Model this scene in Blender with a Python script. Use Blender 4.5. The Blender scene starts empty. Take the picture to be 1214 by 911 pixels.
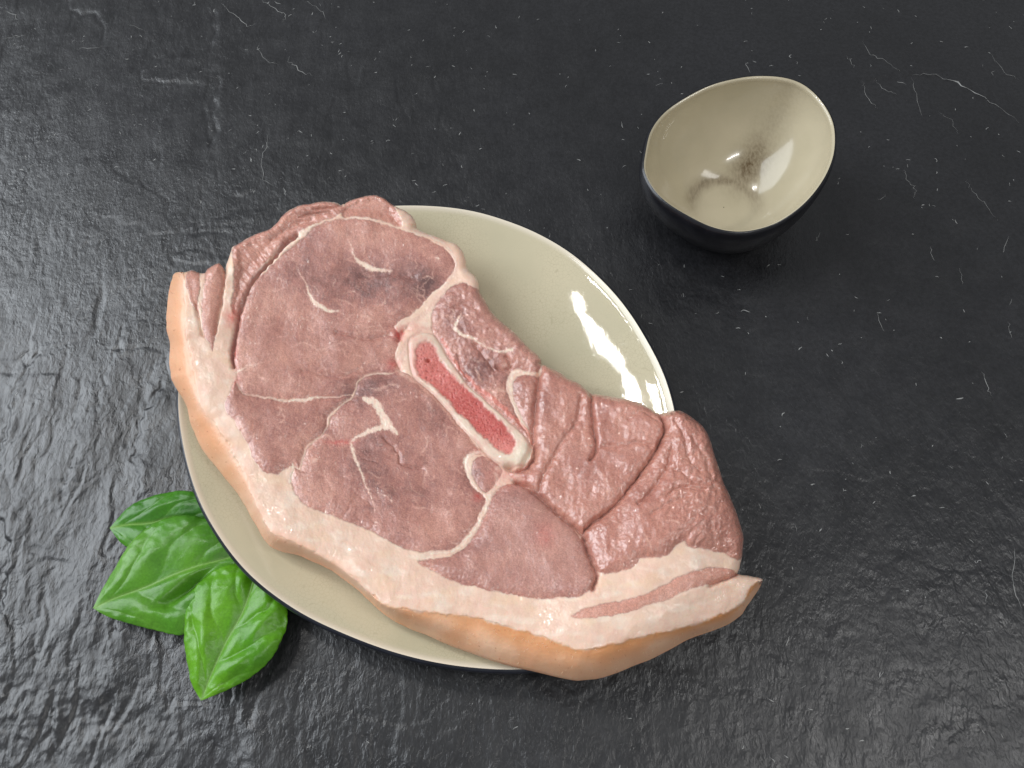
import bpy, math, random
import numpy as np
from mathutils import Vector
random.seed(7)
RNG = np.random.default_rng(11)
sc = bpy.context.scene
COL = sc.collection

# ------------------------------------------------------------------ camera
TILT = math.radians(25.0)
DIST = 0.44
FPX = 607.0 / math.tan(math.radians(33.0))
cd = bpy.data.cameras.new('camera'); cam = bpy.data.objects.new('camera', cd); COL.objects.link(cam)
cam.location = (0, -DIST * math.sin(TILT), DIST * math.cos(TILT))
cam.rotation_euler = (TILT, 0, 0)
cd.sensor_width = 36.0; cd.lens = 18.0 / math.tan(math.radians(33.0))
cd.clip_start = 0.01; cd.clip_end = 50
sc.camera = cam
# ------------------------------------------------------------------ world and lamps
w = bpy.data.worlds.new('World'); sc.world = w; w.use_nodes = True
w.node_tree.nodes['Background'].inputs[0].default_value = (0.93, 0.96, 1.0, 1)
w.node_tree.nodes['Background'].inputs[1].default_value = 0.21
def area(name, loc, size, size_y, power, col=(1, 1, 1), target=(0, 0, 0)):
    l = bpy.data.lights.new(name, 'AREA'); l.shape = 'RECTANGLE'
    l.size = size; l.size_y = size_y; l.energy = power; l.color = col
    o = bpy.data.objects.new(name, l); COL.objects.link(o); o.location = loc
    d = Vector(target) - Vector(loc)
    o.rotation_euler = d.to_track_quat('-Z', 'Y').to_euler()
    return o
for nm_, lo_, sx_, sy_, pw_ in (('ceiling_tube_left', (-0.595, 0.565, 1.75), 0.03, 0.17, 2.4), ('ceiling_tube_right', (-0.735, 0.56, 1.75), 0.032, 0.10, 1.6)):
    area(nm_, lo_, sx_, sy_, pw_, (1.0, 0.985, 0.96)).rotation_euler = (0, 0, 0)
area('window_left', (-2.35, 0.58, 1.75), 2.0, 2.4, 76, (0.89, 0.945, 1.0))
area('ceiling_panel_right', (1.15, -0.30, 1.80), 0.30, 0.80, 5.5, (1.0, 0.99, 0.97))
area('ceiling_panel_near', (0.45, -1.20, 1.80), 0.50, 0.07, 5, (1.0, 0.99, 0.97))
sc.view_settings.view_transform = 'Standard'; sc.view_settings.look = 'None'
sc.view_settings.exposure = 0.33; sc.view_settings.gamma = 1.0
sc.view_settings.use_curve_mapping = False
sc.render.engine = 'CYCLES'

# ------------------------------------------------------------------ maths helpers
CT, ST = math.cos(TILT), math.sin(TILT)
CX, CY, CZ = 0.0, -DIST * ST, DIST * CT
def unproj(u, v, z):
    """point of the plane z seen at photo pixel (u, v)"""
    x = (np.asarray(u, float) - 607.0) / FPX; y = (455.5 - np.asarray(v, float)) / FPX
    dx = x; dy = y * CT + ST; dz = y * ST - CT
    t = (z - CZ) / dz
    return CX + dx * t, CY + dy * t
def proj(x, y, z):
    """photo pixel of a world point"""
    px = x - CX; py = y - CY; pz = z - CZ
    yc = py * CT + pz * ST; zc = py * ST - pz * CT
    return 607.0 + FPX * px / zc, 455.5 - FPX * yc / zc
_perm = RNG.permutation(512)
_ang = RNG.random(512) * 2 * np.pi
_gx, _gy = np.cos(_ang), np.sin(_ang)
def gnoise(x, y, seed=0):
    x = np.asarray(x, float); y = np.asarray(y, float)
    xi = np.floor(x).astype(np.int64); yi = np.floor(y).astype(np.int64)
    fx = x - xi; fy = y - yi
    sx = fx * fx * fx * (fx * (fx * 6 - 15) + 10); sy = fy * fy * fy * (fy * (fy * 6 - 15) + 10)
    def g(ix, iy, dx, dy):
        h = _perm[(_perm[(ix + seed * 37) & 511] + iy + seed * 91) & 511]
        return _gx[h] * dx + _gy[h] * dy
    a = g(xi, yi, fx, fy); b = g(xi + 1, yi, fx - 1, fy)
    c = g(xi, yi + 1, fx, fy - 1); d = g(xi + 1, yi + 1, fx - 1, fy - 1)
    return ((a + (b - a) * sx) * (1 - sy) + (c + (d - c) * sx) * sy) * 1.5
def fbm(x, y, octv=4, seed=0, gain=0.5):
    s = 0; a = 1; t = 0
    for i in range(octv):
        s = s + a * gnoise(x * 2 ** i, y * 2 ** i, seed + i * 3); t += a; a *= gain
    return s / t
def sstep(a, b, x):
    t = np.clip((x - a) / (b - a), 0, 1); return t * t * (3 - 2 * t)
def spline(pts, n=6, closed=True):
    p = np.array(pts, float); m = len(p); out = []
    rng = range(m) if closed else range(m - 1)
    for i in rng:
        if closed: a, b, c, d = p[(i - 1) % m], p[i], p[(i + 1) % m], p[(i + 2) % m]
        else: a, b, c, d = p[max(i - 1, 0)], p[i], p[i + 1], p[min(i + 2, m - 1)]
        for k in range(n):
            t = k / n
            out.append(0.5 * ((2 * b) + (-a + c) * t + (2 * a - 5 * b + 4 * c - d) * t * t + (-a + 3 * b - 3 * c + d) * t ** 3))
    if not closed: out.append(p[-1])
    return np.array(out)
def seg_dist(U, V, poly, closed=True, W=None):
    """distance to a polyline (minus its width if W), nearest parameter, nearest point"""
    P = np.asarray(poly, float); n = len(P)
    best = np.full(U.shape, 1e9); bx = np.zeros(U.shape); by = np.zeros(U.shape); side = np.zeros(U.shape)
    for i in range(n if closed else n - 1):
        a = P[i]; b = P[(i + 1) % n]; e = b - a; L = max(e @ e, 1e-9)
        t = np.clip(((U - a[0]) * e[0] + (V - a[1]) * e[1]) / L, 0, 1)
        qx = a[0] + e[0] * t; qy = a[1] + e[1] * t
        d = np.hypot(U - qx, V - qy)
        if W is not None: d = d - (W[i] + (W[(i + 1) % n] - W[i]) * t)
        m = d < best
        best = np.where(m, d, best); bx = np.where(m, qx, bx); by = np.where(m, qy, by)
        side = np.where(m, (U - a[0]) * e[1] - (V - a[1]) * e[0], side)
    return best, bx, by, side
def inside(U, V, poly):
    P = np.asarray(poly, float); n = len(P); r = np.zeros(U.shape, bool)
    for i in range(n):
        x1, y1 = P[i]; x2, y2 = P[(i + 1) % n]
        if y1 == y2: continue
        c = ((y1 > V) != (y2 > V)) & (U < (x2 - x1) * (V - y1) / (y2 - y1) + x1)
        r ^= c
    return r
def sdf(U, V, poly, pad=30):
    """signed distance, positive inside; far outside left at -pad"""
    P = np.asarray(poly, float); out = np.full(U.shape, -float(pad))
    m = (U > P[:, 0].min() - pad) & (U < P[:, 0].max() + pad) & (V > P[:, 1].min() - pad) & (V < P[:, 1].max() + pad)
    if m.any():
        d, _, _, _ = seg_dist(U[m], V[m], P)
        out[m] = np.where(inside(U[m], V[m], P), d, -d)
    return out
def line_mask(U, V, pts, widths, soft=0.8, pad=20):
    """soft mask of a tapering streak"""
    P = spline(pts, 5, False)
    k = np.linspace(0, len(pts) - 1, len(P)); W = np.interp(k, range(len(pts)), np.array(widths, float) / 2)
    out = np.full(U.shape, 99.0)
    m = (U > P[:, 0].min() - pad) & (U < P[:, 0].max() + pad) & (V > P[:, 1].min() - pad) & (V < P[:, 1].max() + pad)
    if m.any(): out[m] = seg_dist(U[m], V[m], P, False, W)[0]
    return 1 - sstep(-soft, soft, out), out
def lin(c):
    c = np.asarray(c, float) / 255.0
    return np.where(c <= 0.04045, c / 12.92, ((c + 0.055) / 1.055) ** 2.4)

# ------------------------------------------------------------------ object helpers
def mesh_np(name, V, F, parent=None, mat=None, attrs=None, smooth=True, normals=None):
    """F: (n,4) or (n,3) int array"""
    me = bpy.data.meshes.new(name); V = np.asarray(V, np.float32); F = np.asarray(F, np.int32)
    k = F.shape[1]
    me.vertices.add(len(V)); me.vertices.foreach_set('co', V.ravel())
    me.loops.add(F.size); me.loops.foreach_set('vertex_index', F.ravel())
    me.polygons.add(len(F)); me.polygons.foreach_set('loop_start', np.arange(0, F.size, k, dtype=np.int32))
    if smooth: me.polygons.foreach_set('use_smooth', np.ones(len(F), bool))
    me.update(calc_edges=True)
    for an, (typ, data) in (attrs or {}).items():
        at = me.attributes.new(an, typ, 'POINT'); data = np.asarray(data, np.float32)
        if typ == 'FLOAT_COLOR':
            data = np.concatenate([data, np.ones((len(data), 1), np.float32)], 1)
            at.data.foreach_set('color', data.ravel())
        elif typ == 'FLOAT_VECTOR': at.data.foreach_set('vector', data.ravel())
        else: at.data.foreach_set('value', data.ravel())
    if normals is not None: me.normals_split_custom_set_from_vertices(np.asarray(normals, np.float32))
    if mat: me.materials.append(mat)
    o = bpy.data.objects.new(name, me); COL.objects.link(o)
    if parent: o.parent = parent; o.matrix_parent_inverse = parent_inv(parent)
    return o
def parent_inv(p):
    from mathutils import Matrix
    return Matrix.Translation(-Vector(p.location))
def thing(name, label, cat, loc, group=None):
    o = bpy.data.objects.new(name, None); COL.objects.link(o); o.location = loc; o.empty_display_size = 0.02
    o['label'] = label; o['category'] = cat
    if group: o['group'] = group
    return o
class NT:
    def __init__(s, name):
        s.m = bpy.data.materials.new(name); s.m.use_nodes = True; s.t = s.m.node_tree
        s.b = s.t.nodes['Principled BSDF']; s.n = s.t.nodes
    def add(s, typ, **kw):
        n = s.n.new(typ)
        for k, v in kw.items():
            if k.startswith('_'): setattr(n, k[1:], v)
            else: n.inputs[k.replace('__', ' ')].default_value = v
        return n
    def link(s, a, b): s.t.links.new(a, b)
    def ramp(s, src, stops):
        r = s.n.new('ShaderNodeValToRGB'); e = r.color_ramp.elements
        while len(e) < len(stops): e.new(0.5)
        for el, (p, c) in zip(e, stops):
            el.position = p; el.color = (c[0], c[1], c[2], 1) if hasattr(c, '__len__') else (c, c, c, 1)
        s.link(src, r.inputs[0]); return r.outputs[0]
    def mix(s, fac, a, b, mode='MIX'):
        m = s.n.new('ShaderNodeMix'); m.data_type = 'RGBA'; m.blend_type = mode
        for i, x in ((0, fac), (6, a), (7, b)):
            if hasattr(x, 'links'): s.link(x, m.inputs[i])
            else: m.inputs[i].default_value = x if i == 0 else (x[0], x[1], x[2], 1)
        return m.outputs[2]
    def coords(s, scale=(1, 1, 1), rot=(0, 0, 0)):
        tc = s.n.new('ShaderNodeTexCoord'); mp = s.n.new('ShaderNodeMapping')
        mp.inputs['Scale'].default_value = scale; mp.inputs['Rotation'].default_value = rot
        s.link(tc.outputs['Object'], mp.inputs[0]); return mp.outputs[0]
    def noise(s, vec, scale, detail=4, rough=0.55, dist=0):
        n = s.add('ShaderNodeTexNoise', Scale=scale, Detail=detail, Roughness=rough, Distortion=dist)
        s.link(vec, n.inputs['Vector']); return n.outputs['Fac']
    def bump(s, h, dist, strength=1.0, prev=None):
        b = s.add('ShaderNodeBump', Strength=strength, Distance=dist); s.link(h, b.inputs['Height'])
        if prev is not None: s.link(prev, b.inputs['Normal'])
        return b.outputs[0]

# ================================================================== SLATE TABLETOP
def axis(a, b, step, lo, hi, k=14):
    core = np.arange(a, b, step)
    left = np.linspace(lo, a, k, endpoint=False); right = np.linspace(b, hi, k)
    return np.concatenate([left, core, right])
def core2(a, m_, b, s1, s2): return np.concatenate([np.arange(a, m_, s1), np.arange(m_, b, s2)])
def axis2(c, lo, hi, k=14): return np.concatenate([np.linspace(lo, c[0], k, endpoint=False), c, np.linspace(c[-1], hi, k + 1)[1:]])
xs = axis2(core2(-0.50, -0.03, 0.50, 0.0009, 0.0015), -0.95, 0.95); ys = axis2(core2(-0.21, 0.14, 0.50, 0.0009, 0.0016), -0.55, 0.95)
X, Y = np.meshgrid(xs, ys)
U, Vv = proj(X, Y, 0 * X)
def slate_height(X, Y, U, V):
    wx = X + 0.012 * fbm(X * 14, Y * 14, 3, 5); wy = Y + 0.012 * fbm(X * 14, Y * 14, 3, 9)
    h = 0.0009 * fbm(wx * 7, wy * 7, 3, 1)
    rough = 0.35 + 0.65 * sstep(330, 620, V) * (1 - 0.55 * sstep(350, 800, U)) + 0.25 * sstep(600, 800, V)
    h = h + rough * (0.00026 * fbm(wx * 210, wy * 100, 4, 21, 0.65) + 0.00012 * fbm((wx + .3 * wy) * 45, wy * 24, 3, 24, 0.6))
    # thin cleavage layers: terraces of a slow noise
    q = fbm(wx * 11 + 3, wy * 6, 4, 33) * 5.0
    fr = q - np.floor(q)
    h = h + rough * 0.00020 * (np.floor(q) + sstep(0.0, 0.07, fr))
    ll = sstep(250, 560, V) * (1 - sstep(300, 620, U))
    h = h + ll * 0.0019 * fbm(wx * 20, wy * 13, 3, 52) + (1 - ll) * .0004 * fbm(wx * 22, wy * 12, 3, 53)
    for sd_, fx_, fy_, am_ in ((61, 26, 6, .00040), (64, 44, 12, .00026), (67, 12, 20, .0003)):
        nn_ = fbm(wx * fx_, wy * fy_, 3, sd_); gt = sstep(-.1, .3, gnoise(wx * 12, wy * 12, sd_ + 1))
        h = h - am_ * (.35 + .9 * ll) * gt * np.exp(-(nn_ / .022) ** 2) + am_ * .8 * (.3 + ll) * gt * np.tanh(nn_ / .02) * np.exp(-np.abs(nn_) / .15)
    q2 = fbm((wx + .25 * wy) * 34 + 7, wy * 15, 4, 36, .55) * 6.0; fr2 = q2 - np.floor(q2)
    h = h + rough * 0.00010 * (np.floor(q2) + sstep(0.0, 0.10, fr2) - .5 * fr2)
    # the ledges of the lower left
    ledges = [
        ([(45, 418), (36, 430), (23, 448), (13, 465), (7, 497), (1, 524), (-8, 560)], 0.0008),
        ([(148, 385), (141, 402), (132, 428), (122, 455), (115, 478)], 0.0006),
        ([(190, 455), (184, 468), (165, 497), (161, 527), (157, 540), (162, 563), (160, 592)], 0.0009),
        ([(95, 448), (92, 461), (87, 497), (90, 530), (82, 560), (70, 590)], 0.0006),
        ([(-10, 600), (8, 640), (2, 700), (-6, 740)], 0.0008),
        ([(135, 735), (131, 755), (124, 775)], 0.0009),
        ([(82, 0), (88, 14), (110, 18), (124, 30), (122, 45)], 0.0004),
        ([(252, 15), (252, 45), (240, 62), (190, 66), (170, 82), (168, 92), (200, 97), (232, 98)], 0.0004),
        ([(258, 95), (252, 130), (256, 150), (248, 175)], 0.0004),
        ([(1020, 100), (1080, 88), (1130, 96), (1180, 128), (1214, 150)], 0.0005),
    ]
    for pts, A in ledges:
        P = spline(pts, 6, False)
        Uw = U + 5 * gnoise(U / 11, V / 11, 3); Vw = V + 5 * gnoise(U / 11, V / 11, 8)
        m = (U > P[:, 0].min() - 45) & (U < P[:, 0].max() + 45) & (V > P[:, 1].min() - 45) & (V < P[:, 1].max() + 45)
        d, _, _, s = seg_dist(Uw[m], Vw[m], P, False)
        sg = np.clip(s / 40, -1, 1)
        h[m] += A * (1.1 * sg * np.exp(-d / 22.0) - 1.0 * np.exp(-(d / 1.8) ** 2))
    # broken patch at the bottom left corner
    pt = np.exp(-(((U - 60) / 190) ** 2 + ((V - 850) / 60) ** 2))
    h += pt * 0.0013 * fbm(X * 70, Y * 90, 4, 44, 0.7)
    return h
Z = slate_height(X, Y, U, Vv)
PLX, PLY = unproj(505, 520, 0.0)
BWX, BWY = unproj(868, 238, 0.0)
for (px_, py_, r_) in ((PLX, PLY, 0.10), (BWX, BWY, 0.045)):
    k = sstep(r_, r_ * 1.5, np.hypot(X - px_, Y - py_)); Z = Z * k - 0.0004 * (1 - k)
Z = Z - 0.0006
ny_, nx_ = X.shape
idx = np.arange(nx_ * ny_).reshape(ny_, nx_)
F = np.stack([idx[:-1, :-1], idx[:-1, 1:], idx[1:, 1:], idx[1:, :-1]], -1).reshape(-1, 4)
m = NT('slate')
co = m.coords()
n1 = m.noise(co, 9, 5, 0.6); n2 = m.noise(m.coords((1, 0.6, 1)), 230, 3, 0.55, 0.4)
base = m.ramp(n1, [(0.3, (0.009, 0.009, 0.010)), (0.7, (0.016, 0.016, 0.018))])
fine = m.ramp(m.noise(co, 420, 5, 0.75), [(0.38, (0.6, 0.6, 0.6)), (0.62, (1.35, 1.35, 1.35))])
base = m.mix(0.8, base, fine, 'MULTIPLY')
# faint mineral dust flecks
dust = m.ramp(m.noise(m.coords((1, .6, 1), (0, 0, 0.5)), 240, 7, 0.8, 1.2), [(0.66, 0.0), (0.78, 1.0)])
dmask = m.ramp(m.noise(co, 22, 3), [(0.45, 0.0), (0.62, 0.6)])
dm = m.n.new('ShaderNodeMath'); dm.operation = 'MULTIPLY'; m.link(dust, dm.inputs[0]); m.link(dmask, dm.inputs[1])
base = m.mix(dm.outputs[0], base, (0.24, 0.24, 0.24))
m.link(base, m.b.inputs['Base Color'])
m.link(m.ramp(m.noise(co, 60, 4, 0.6), [(0.3, 0.28), (0.7, 0.43)]), m.b.inputs['Roughness'])
m.b.inputs['Specular IOR Level'].default_value = 0.72
bn = m.bump(n2, 0.0008, 0.75); B1 = bn.node; ga = m.add('ShaderNodeAttribute', _attribute_name='grain'); gm = m.n.new('ShaderNodeMath'); gm.operation = 'MULTIPLY'; gm.inputs[1].default_value = .75; m.link(ga.outputs['Fac'], gm.inputs[0]); m.link(gm.outputs[0], B1.inputs['Strength'])
bn = m.bump(m.noise(m.coords((1, .55, 1), (0, 0, .35)), 700, 3, 0.6, 0.3), 0.0004, 0.6, bn)
bn = m.bump(m.noise(m.coords((1, .5, 1), (0, 0, .2)), 75, 3, 0.55, 0.5), 0.0014, 0.32, bn)
m.link(bn, m.b.inputs['Normal'])
gr = (0.20 + .42 * sstep(300, 640, Vv) + .24 * (1 - sstep(150, 620, U))) * (0.65 + 1.3 * sstep(-.35, .45, fbm(X * 11, Y * 7, 3, 91)))
gr = np.clip(gr, 0.12, 1.1)
slate = mesh_np('slate_tabletop', np.stack([X.ravel(), Y.ravel(), Z.ravel()], 1), F, None, m.m, {'grain': ('FLOAT', gr.ravel())})
slate['kind'] = 'structure'

# pale chips and scratches in the slate
def scratches():
    fixed = [([(1078, 88), (1100, 87), (1125, 95), (1150, 106), (1180, 124), (1212, 150)], 1.3),
             ([(1165, 440), (1172, 458), (1176, 470)], 1.2), ([(1040, 370), (1050, 392)], .8),
             ([(310, 0), (330, 12), (338, 18), (334, 26)], 1.2), ([(260, 2), (280, 20), (292, 30), (304, 28)], 1.1),
             ([(306, 52), (312, 68), (330, 76)], 1.2), ([(342, 66), (350, 80), (370, 88)], 1.2),
             ([(362, 0), (380, 12), (386, 22)], 1.0), ([(92, 58), (120, 55)], 0.8), ([(5, 12), (16, 18), (22, 27)], 1.0),
             ([(150, 28), (172, 36)], .7), ([(0, 46), (30, 42)], .8), ([(318, 155), (316, 170), (310, 190), (312, 212), (330, 222)], .9),
             ([(338, 222), (337, 234)], 1.0), ([(1204, 650), (1202, 690), (1210, 720)], 1.0), ([(1170, 700), (1168, 716)], 0.9),
             ([(1022, 50), (1036, 66), (1052, 74), (1068, 86)], .9), ([(1005, 68), (1012, 80)], .9), ([(1024, 98), (1028, 115), (1040, 128)], .8),
             ([(1036, 94), (1050, 106), (1064, 112)], .8), ([(1080, 90), (1086, 112), (1094, 140)], .6), ([(1112, 132), (1128, 142), (1136, 160)], .5),
             ([(1072, 200), (1078, 214), (1086, 222), (1084, 236)], .9), ([(1146, 212), (1152, 224), (1166, 240), (1184, 262)], .6), ([(1196, 280), (1190, 300)], .8),
             ([(1104, 292), (1108, 308)], .8), ([(1042, 238), (1050, 230)], .9), ([(966, 284), (972, 278)], .9), ([(1174, 64), (1190, 84), (1208, 94)], .6), ([(1138, 318), (1144, 336)], .7),
             ([(1196, 380), (1200, 400)], .8), ([(884, 72), (890, 86)], .8), ([(778, 100), (786, 96)], .8), ([(590, 700), (600, 712)], .6), ([(940, 620), (946, 632)], .7)]
    V = []; F = []
    def strip(P, wd, tap=True):
        n = len(P); b0 = len(V)
        for i in range(n):
            a = P[max(i - 1, 0)]; b = P[min(i + 1, n - 1)]
            t = (b - a); t = t / (np.hypot(*t) + 1e-9); nn = np.array([-t[1], t[0]])
            ww = wd * (math.sin(math.pi * (i + 0.35) / (n - 1 + .7))) * random.uniform(0.35, 1.3)
            for s in (-1, 1):
                q = P[i] + nn * s * ww
                V.append((q[0], q[1], 0))
        for i in range(n - 1): F.append((b0 + 2 * i, b0 + 2 * i + 1, b0 + 2 * i + 3, b0 + 2 * i + 2))
    for pts, wd in fixed:
        P = spline(pts, 5, False); P = P + RNG.normal(0, 1.0, P.shape)
        x, y = unproj(P[:, 0], P[:, 1], 0.0); strip(np.stack([x, y], 1), wd * 0.00016)
    for i in range(1700):
        x = random.uniform(-0.48, 0.48); y = random.uniform(-0.2, 0.45)
        u, v = proj(x, y, 0.0)
        if v > 480 and u < 420 and random.random() < .8: continue
        if random.random() < 0.45 and gnoise(x * 8, y * 8, 4) < 0.02: continue
        L = random.uniform(0.0008, 0.0042) * (2.0 if random.random() < .10 else 1)
        a = random.choice([random.gauss(0.9, 0.5), random.gauss(0.9, 0.5), random.uniform(0, 3.14), random.gauss(2.2, .3)])
        k = random.randint(3, 6); P = []; px, py = x, y
        for j in range(k):
            P.append((px, py)); a += random.gauss(0, 0.45)
            px += math.cos(a) * L / k; py += math.sin(a) * L / k
        strip(np.array(P), random.uniform(0.00010, 0.00032))
    V = np.array(V); u, v = proj(V[:, 0], V[:, 1], 0 * V[:, 0])
    # height: sample the slate grid
    ix = np.clip(np.searchsorted(xs, V[:, 0]), 1, len(xs) - 1); iy = np.clip(np.searchsorted(ys, V[:, 1]), 1, len(ys) - 1)
    zz = np.maximum.reduce([Z[iy, ix], Z[iy - 1, ix], Z[iy, ix - 1], Z[iy - 1, ix - 1]])
    V[:, 2] = zz + 0.00006
    mm = NT('slate_chip'); mm.b.inputs['Base Color'].default_value = (0.27, 0.27, 0.262, 1); mm.b.inputs['Roughness'].default_value = 0.5
    o = mesh_np('mineral_flecks', V, np.array(F), slate, mm.m, smooth=False); o['kind'] = 'stuff'
scratches()

# ================================================================== PLATE
PZR, PZC = 0.0235, 0.0075
plate_px = [(472, 242), (520, 243), (560, 248), (600, 259), (640, 275), (680, 299), (715, 330), (745, 365), (770, 405), (790, 445),
            (803, 490), (808, 540), (800, 600), (780, 655), (748, 710), (705, 757), (668, 786), (632, 797), (580, 797), (520, 790), (460, 775),
            (400, 752), (350, 727), (300, 690), (265, 650), (235, 600), (218, 550), (209, 500), (208, 460), (216, 415), (236, 362),
            (275, 315), (325, 278), (375, 256), (420, 246)]
pp = spline(plate_px, 8)
qx, qy = unproj(pp[:, 0], pp[:, 1], PZR)
PCX, PCY = qx.mean(), qy.mean()
th = np.arctan2(qy - PCY, qx - PCX); rr = np.hypot(qx - PCX, qy - PCY)
o_ = np.argsort(th); th, rr = th[o_], rr[o_]
def plateR(a):
    return np.interp(a, np.concatenate([th - 2 * np.pi, th, th + 2 * np.pi]), np.tile(rr, 3))
def plate_r(x, y):
    return np.hypot(x - PCX, y - PCY) / plateR(np.arctan2(y - PCY, x - PCX))
def plate_z(r): return PZC + (PZR - PZC) * np.clip(r, 0, 1) ** 3.0
plate = thing('dinner_plate', 'cream glazed irregular oval plate with thin dark edge under the raw pork slice', 'plate', (PCX, PCY, 0))
NA = 360; A = np.linspace(0, 2 * np.pi, NA, endpoint=False); RA = plateR(A)
RA = np.convolve(np.tile(RA, 3), np.ones(9) / 9, 'same')[NA:2 * NA]
def lathe_rings(rings):
    V = []; 
    for r, z in rings:
        V.append(np.stack([PCX + np.cos(A) * (RA * r if r <= 1.0 else RA * r), PCY + np.sin(A) * RA * r, np.zeros(NA) + z], 1))
    V = np.array(V)
    n = len(rings); i0 = np.arange(n * NA).reshape(n, NA)
    F = np.stack([i0[:-1], np.roll(i0[:-1], -1, 1), np.roll(i0[1:], -1, 1), i0[1:]], -1).reshape(-1, 4)
    return V, F
wob = lambda a, r: 0.0004 * np.sin(3 * a + 1.2) * r ** 2 + 0.0003 * np.sin(5 * a) * r ** 2
rings = [(0.001, PZC)] + [(r, float(plate_z(r))) for r in np.linspace(0.04, 0.96, 44)]
rings += [(0.968, PZR - 0.0016), (0.978, PZR - 0.0007), (0.984, PZR - 0.0002), (0.9885, PZR)]
V, F = lathe_rings(rings)
for k, (r, z) in enumerate(rings):
    V[k, :, 2] += wob(A, r) + 0.00016 * gnoise(V[k, :, 0] * 34, V[k, :, 1] * 34, 6) * min(r * 2, 1)
m = NT('cream_glaze')
co = m.coords()
g = m.noise(co, 16, 4, .5)
cA = m.ramp(g, [(0.3, tuple(lin((184, 177, 150)))), (0.7, tuple(lin((200, 190, 162))))])
cr = m.add('ShaderNodeTexVoronoi', Scale=520.0, _feature='DISTANCE_TO_EDGE'); m.link(co, cr.inputs['Vector'])
ck = m.ramp(cr.outputs['Distance'], [(0.0, 0.35), (0.06, 0.0)])
ckm = m.ramp(m.noise(co, 30, 3), [(0.4, 0.05), (0.65, 0.8)])
cm_ = m.n.new('ShaderNodeMath'); cm_.operation = 'MULTIPLY'; m.link(ck, cm_.inputs[0]); m.link(ckm, cm_.inputs[1])
cA = m.mix(cm_.outputs[0], cA, tuple(lin((120, 108, 80))))
lp = m.add('ShaderNodeAttribute', _attribute_name='lip'); cA = m.mix(lp.outputs['Fac'], cA, tuple(lin((226, 216, 196))))
m.link(cA, m.b.inputs['Base Color']); m.b.inputs['Roughness'].default_value = 0.025
m.b.inputs['Coat Weight'].default_value = 0.0; m.b.inputs['Coat Roughness'].default_value = 0.06
bb = m.bump(m.noise(m.coords((1, 1, 1)), 40, 2, .5, .3), 0.0004, .05)
bb = m.bump(m.noise(m.coords((1, .25, 1), (0, 0, -0.9)), 900, 3, .6), 0.0001, .12, bb)
m.link(bb, m.b.inputs['Normal']); m.link(bb, m.b.inputs['Coat Normal'])
GLAZE = m.m
lipA = np.repeat(sstep(.962, .985, np.array([q_[0] for q_ in rings])), NA)
mesh_np('glazed_interior', V.reshape(-1, 3), F, plate, GLAZE, {'lip': ('FLOAT', lipA)})
top_last = V[-1].copy()
m = NT('dark_stoneware'); co = m.coords()
m.link(m.ramp(m.noise(co, 90, 4), [(0.3, (0.010, 0.011, 0.017)), (0.7, (0.022, 0.024, 0.034))]), m.b.inputs['Base Color'])
m.b.inputs['Roughness'].default_value = 0.32
m.link(m.bump(m.noise(co, 300, 3), 0.0003, .4), m.b.inputs['Normal'])
DARK = m.m
rings2 = [(0.9885, PZR), (0.9945, PZR - 0.0003), (1.000, PZR - 0.0012), (1.0025, PZR - 0.0024), (1.001, PZR - 0.0038), (0.985, PZR - 0.0055), (0.96, PZR - 0.0085),
          (0.92, PZR - 0.012), (0.86, PZR - 0.0155), (0.78, PZR - 0.018), (0.70, PZR - 0.0195), (0.62, 0.0038), (0.60, 0.0006), (0.58, 0.0003), (0.56, 0.0006), (0.55, 0.003), (0.3, 0.0035), (0.001, 0.0035)]
V2, F2 = lathe_rings(rings2)
for k, (r, z) in enumerate(rings2): V2[k, :, 2] += wob(A, r) * (1 if r > .9 else 0)
V2[0] = top_last
mesh_np('dark_exterior', V2.reshape(-1, 3), F2, plate, DARK)

# ================================================================== BOWL
rim_px = [(767.7, 181), (774, 157), (790, 136), (816, 118), (845, 104), (877, 96), (903, 93.7), (930, 96), (951, 104), (969, 120), (982, 141),
          (986.5, 162), (984, 188), (972, 215), (951, 241), (924, 261), (898, 271), (872, 274), (845, 269), (819, 257), (793, 241), (776, 224), (766, 203)]
rp = spline(rim_px, 8)
def rim_h(u, v):  # the rim is cut aslant: higher at the far right
    return 0.050 + 0.007 * ((u - 876) / 110) * .6 + 0.008 * ((184 - v) / 90) * .7
rz = rim_h(rp[:, 0], rp[:, 1])
rx, ry = unproj(rp[:, 0], rp[:, 1], rz)
bx0, by0 = unproj(858, 246, 0.006)      # centre of the inner floor
fx, fy = bx0, by0
bowl = thing('egg_shaped_bowl', 'small empty cream glazed bowl with black outside and slanting egg shaped rim', 'bowl', (fx, fy, 0))
nR = len(rx)
RF = 0.0165
ang = np.arctan2(ry - fy, rx - fx)
def bowl_ring(s, inner=True):
    """s 0 at the floor edge, 1 at the rim"""
    k = math.sin(s * math.pi / 2) ** 0.9 if s > 0 else 0
    ox, oy = fx + RF * np.cos(ang), fy + RF * np.sin(ang)
    g = s ** 0.62 if s > 0 else 0
    z0 = 0.006
    zz = z0 + (rz - z0) * (1 - (1 - s ** 1.35) ** 1.0)
    gg = 1 - (1 - s) ** 1.75
    return ox + (rx - ox) * gg, oy + (ry - oy) * gg, zz
rows = []
for k in (0.02, .3, .6, .85): rows.append(np.stack([fx + RF * k * np.cos(ang), fy + RF * k * np.sin(ang), np.full(nR, .006) + 0.0004 * k ** 4], 1))
for s in np.linspace(0, 1, 44):
    x, y, z = bowl_ring(s); 
    if s == 0: z = z + 0.0005
    rows.append(np.stack([x, y, z], 1))
IN = np.array(rows)
# smooth the floor corner
for _ in range(3):
    IN[2:12] = (IN[1:11] + 2 * IN[2:12] + IN[3:13]) / 4
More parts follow.
